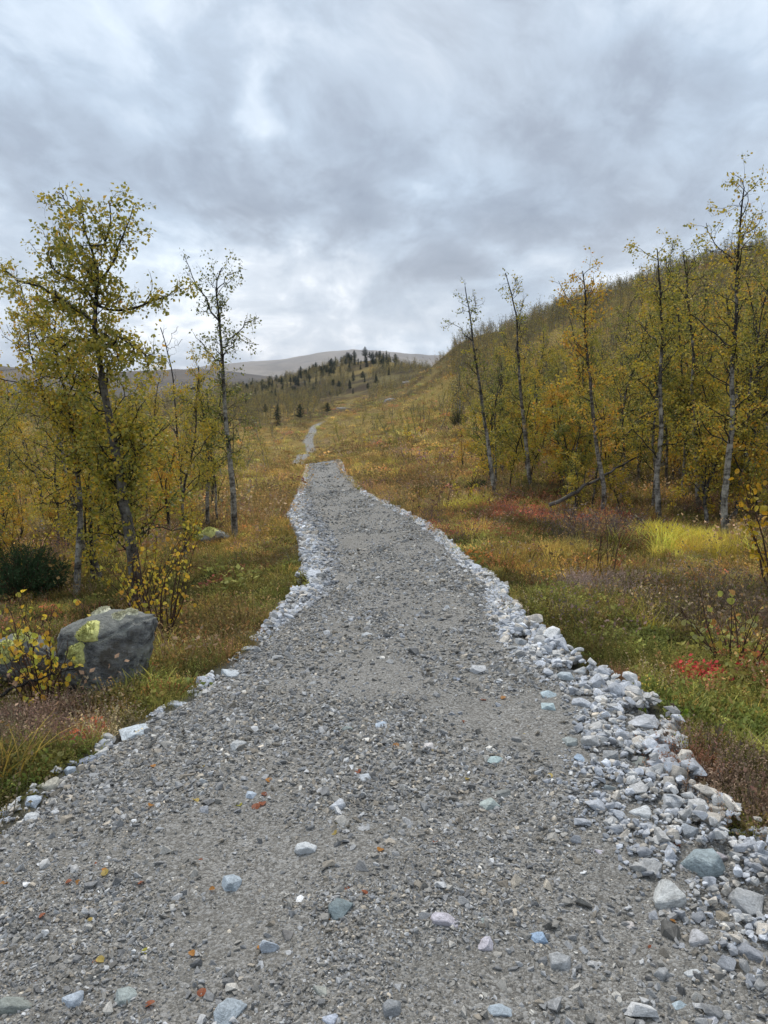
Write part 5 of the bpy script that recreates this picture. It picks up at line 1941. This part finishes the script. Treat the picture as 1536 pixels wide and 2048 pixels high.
TR = [(-1, -.5, .55), (-1, .5, .6), (-.95, -.6, -.3), (-.9, -.2, -1), (-.9, .7, -1), (-.3, -.9, .45), (-.2, .9, .9), (.35, -.75, .72), (.75, -.4, .98), (.95, .1, .95), (.9, .7, .8), (.98, -.2, .45),
      (.45, -.9, -.35), (.6, -.6, -.6), (.55, .4, -1), (.2, -.95, -.7), (-.3, -1, -.6), (.1, -.8, -1), (.85, .3, .1), (-.3, -.2, 1.0), (.3, .3, 1.02)]
r1_, b1_, hw1, hh1 = boulder('boulder', 108, 306, 1226, 1392, 'big grey boulder topped with lichen beside the near path', 5, .8, trunc=TR)
for i, (q, rad, fl, m, nm) in enumerate([((180, 1265), .075, .55, M_MOSS, 'moss_cushion'), ((155, 1308), .07, .55, M_MOSS, 'moss_cushion'), ((165, 1232), .10, .30, M_REIN, 'lichen_mat'),
                                         ((125, 1236), .09, .30, M_REIN, 'lichen_mat'), ((205, 1226), .07, .3, M_REIN, 'lichen_mat'), ((240, 1232), .05, .25, M_REIN, 'lichen_mat'), ((262, 1226), .045, .3, M_REIN, 'lichen_mat')]):
    cushion(r1_, b1_, q, 0, rad, fl * 1.35, m, nm, 700 + i, 1100, .010)
r2_, b2_, hw2, hh2 = boulder('boulder', -60, 108, 1262, 1396, 'pale boulder half hidden behind the front yellow shrub', 8, .8)
for i, (q, rad) in enumerate([((15, 1300), .08), ((50, 1272), .07)]):
    cushion(r2_, b2_, q, 0, rad, .45, M_MOSS, 'moss_cushion', 720 + i, 500)
r3_, b3_, hw3, hh3 = boulder('boulder', 390, 458, 1056, 1092, 'small mossy boulder in the grass near the slender grey birch', 12, .9)
for i, (q, rad) in enumerate([((420, 1062), .13), ((400, 1070), .10), ((445, 1062), .08)]):
    cushion(r3_, b3_, q, 0, rad, .35, M_MOSS, 'moss_cushion', 730 + i, 400, .02)


# rock outcrops on the far slope
def outcrop(px0, px1, pyt, pyb, Y, label, seed):
    a = unp(px0, pyb, Y); b = unp(px1, pyb, Y)
    w = abs(b[0] - a[0]) / 2
    h = (pyb - pyt) / F * Y * .8
    x = (a[0] + b[0]) / 2
    z = float(H(np.array([x]), np.array([Y]))[0])
    me = hull_mesh('outcrop_rock', RS(seed), 30, (w, w * .5, h), M_ROCK, bev=h * .05, rough=.10, sub=2)
    o = link('rock_outcrop', me, None, (x, Y, z - h * .45), (0, 0, 0))
    o.color = (.25, .235, .21, 1)
    tag(o, label, 'rock')


outcrop(765, 800, 768, 783, 205, 'pale bare rock slab on the open middle slope', 1)
outcrop(800, 838, 745, 757, 240, 'long grey rock ledge higher on the open slope', 2)
outcrop(668, 704, 798, 808, 210, 'low grey ledge above the far track', 3)
outcrop(602, 616, 736, 744, 400, 'small pale crag among conifers on the knoll', 4)


# ------------------------------------------------------------------ dead wood
def log(kind, pts, Ys, r, label, mat, seed, cat='dead branch', side=6):
    rng = RS(seed)
    q = []
    for (x, y), Y in zip(pts, Ys):
        if Y is None:
            p = hit0(x, y, surf)
            p[2] += r
        else:
            p = unp(x, y, Y)
        q.append(p)
    q, L = resample(q, 14)
    q[1:-1] += rng.normal(0, r * .5, (12, 3))
    b = Buf()
    base = q[0].copy()
    tube(b, q - base, np.linspace(r, r * .35, 14), 7)
    for k in range(side):
        i = rng.randint(3, 13)
        p = wander(rng, q[i] - base, rng.normal(size=3) * .6 + np.array([0, 0, .5]) + (q[-1] - q[0]) / L, L * rng.uniform(.08, .2), 4, .2)
        tube(b, p, np.linspace(r * .35, r * .1, 5), 4)
    o = link(kind, b.mesh(kind, mat, True), None, base)
    tag(o, label, cat)


log('tree_log', [(1098, 1010), (1150, 983), (1200, 955), (1272, 915)], [12.6, 12.6, 12.8, 13.0], .035, 'dark thin trunk fallen aslant at the front of the thicket', M_BARKD, 1, 'fallen trunk', 3)
log('dead_branch', [(335, 1335), (380, 1300), (420, 1275), (450, 1250)], [None] * 4, .010, 'pale dead branch lying in brown heath beside the boulder', M_BARK, 2)
log('dead_branch', [(285, 1345), (330, 1318), (360, 1290)], [None] * 3, .008, 'short grey twig lying at the boulder foot', M_BARK, 3)
log('dead_branch', [(-20, 1398), (40, 1370), (90, 1352), (150, 1338)], [4.35, 4.4, 4.5, 4.6], .012, 'dark lichened branch crossing low behind the front shrub', M_BARKD, 4)
log('dead_branch', [(195, 1440), (225, 1420)], [None] * 2, .008, 'tiny pale stick in the heather by the front shrub', M_BARK, 5, side=2)
log('dead_branch', [(1270, 1030), (1300, 1060), (1330, 1075)], [11, 10.6, 10.3], .015, 'pale curved branch resting on the heath below the thicket', M_BARK, 6, side=2)
log('dead_branch', [(552, 882), (572, 876)], [None] * 2, .12, 'pale log lying in the far meadow', M_BARK, 7, side=1)


# ------------------------------------------------------------------ junipers
def juniper(px, py, wpx, hpx, label, seed, Y=None):
    rng = RS(seed)
    base = hit0(px, py, H) if Y is None else unp(px, py, Y)
    if Y is not None: base[2] = float(H(np.array([base[0]]), np.array([Y]))[0])
    dz = proj(base)[2][0]
    R, Hh = wpx / F * dz / 2, hpx / F * dz
    nb, wb = Buf(), Buf()
    for i in range(150):
        a = rng.uniform(0, 6.28); r = R * math.sqrt(rng.uniform())
        top = np.array([r * math.cos(a), r * math.sin(a), Hh * (1 - .6 * (r / R) ** 2) * rng.uniform(.6, 1.05)])
        o = top * np.array([.25, .25, 0])
        p = wander(rng, o, top - o, np.linalg.norm(top - o), 5, .1)
        tube(wb, p, np.linspace(.008, .002, 6), 3)
        for k in range(60):
            t = rng.uniform(1.5, 5)
            j = min(int(t), 4)
            c = p[j] + (p[j + 1] - p[j]) * (t - j) + rng.normal(0, .02, 3)
            leafy(nb, rng, c, (p[j + 1] - p[j]) + rng.normal(0, .08, 3), .05 * rng.uniform(.6, 1.3), .5, wide=.22)
    o = empty('juniper', base)
    tag(o, label, 'juniper', None)
    link('stems', wb.mesh('juniper_stems', M_BARKR), o)['kind'] = 'stuff'
    link('foliage', nb.mesh('juniper_foliage', M_JUN), o)['kind'] = 'stuff'


juniper(50, 1185, 210, 105, 'dark green juniper bush under the birches beyond the boulder', 1, 9.6)
juniper(955, 985, 50, 24, 'small dark juniper at the field corner of the thicket', 2)
juniper(915, 850, 40, 45, 'grey-green juniper patch at the far end of the thicket', 3, 60)

# ------------------------------------------------------------------ fallen leaves on the path
FL = [(62, 1969, 'o'), (46, 1972, 'o'), (15, 1768, 'o'), (186, 1738, 'r'), (208, 1740, 'o'), (211, 1755, 'y'), (162, 1768, 'o'), (144, 1764, 'r'), (101, 1820, 'y'), (111, 1832, 'r'), (90, 1830, 'r'), (186, 1843, 'y'),
      (287, 1766, 'r'), (419, 1781, 'o'), (408, 1727, 'r'), (299, 1908, 'g'), (381, 1906, 'o'), (240, 1911, 'o'), (193, 1922, 'y'), (189, 1938, 'r'), (290, 2018, 'r'), (400, 1999, 'r'), (450, 1977, 'r'), (518, 1902, 'o'),
      (545, 1783, 'r'), (692, 1779, 'r'), (735, 1793, 'r'), (648, 1840, 'o'), (665, 1668, 'y'), (673, 1647, 'y'), (539, 1469, 'o'), (475, 1612, 'g'), (388, 1600, 'y'), (304, 1612, 'o'), (309, 1537, 'o'), (420, 1500, 'y'), (409, 1535, 'y'),
      (524, 1607, 'r'), (534, 1593, 'r'), (512, 1623, 'r'), (543, 1567, 'o'), (716, 1542, 'r'), (763, 1700, 'o'), (792, 1498, 'o'), (865, 1508, 'y'), (932, 1562, 'y'), (872, 1684, 'r'), (948, 1663, 'y'), (1099, 1560, 'y'),
      (1083, 1480, 'y'), (1043, 1472, 'y'), (972, 1403, 'r'), (1002, 1400, 'o'), (1186, 1779, 'y'), (1363, 1697, 'r'), (1353, 1850, 'o'), (1302, 1906, 'r'), (1341, 1636, 'y'), (1163, 1579, 'y'), (931, 1451, 'r'), (18, 1643, 'y'), (1203, 1476, 'r')]
LC = {'o': [(.50, .24, .06), 'orange'], 'r': [(.36, .12, .06), 'rust-red'], 'y': [(.55, .44, .14), 'pale yellow'], 'g': [(.42, .42, .06), 'yellow-green']}
seen = {}
lrng = RS(3)
for px, py, k in FL:
    p = hit0(px, py, HP)
    o = link('fallen_leaf', LEAFP[lrng.randint(3)], None, (p[0], p[1], p[2] + .009), (lrng.uniform(-.35, .35), lrng.uniform(-.3, .3), lrng.uniform(0, 6.28)), lrng.uniform(.020, .028) * (1 if py > 1700 else 1.25))
    o.color = (*(np.array(LC[k][0]) * lrng.uniform(.8, 1.15)), 1)
    lab = where('%s fallen leaf' % LC[k][1], px, py, lib_named, 60)
    tag(o, lab, 'leaf', 'fallen birch leaves on the gravel')

print('COUNTS gravel', n_gravel, 'rubble', n_rub, 'plants', n_pl, 'trees', n_tree, 'wood', n_wood)

# ------------------------------------------------------------------ the damp air between here and the mountain
def haze():
    bm = bmesh.new()
    bmesh.ops.create_cube(bm, size=1)
    for v in bm.verts:
        v.co = Vector((v.co.x * 19000, v.co.y * 19000, -45 + (v.co.z + .5) * 520))
    me = bpy.data.meshes.new('haze')
    bm.to_mesh(me); bm.free()
    m, T = new_mat('haze_air')
    vol = T.n('ShaderNodeVolumePrincipled', {'Color': (.80, .87, 1.0, 1), 'Density': 1.0e-4, 'Anisotropy': .2})
    T.t.links.new(vol.outputs[0], T.out.inputs['Volume'])
    me.materials.append(m)
    tag(link('haze', me), 'thin damp air that pales the far mountain', kind='stuff')


haze()
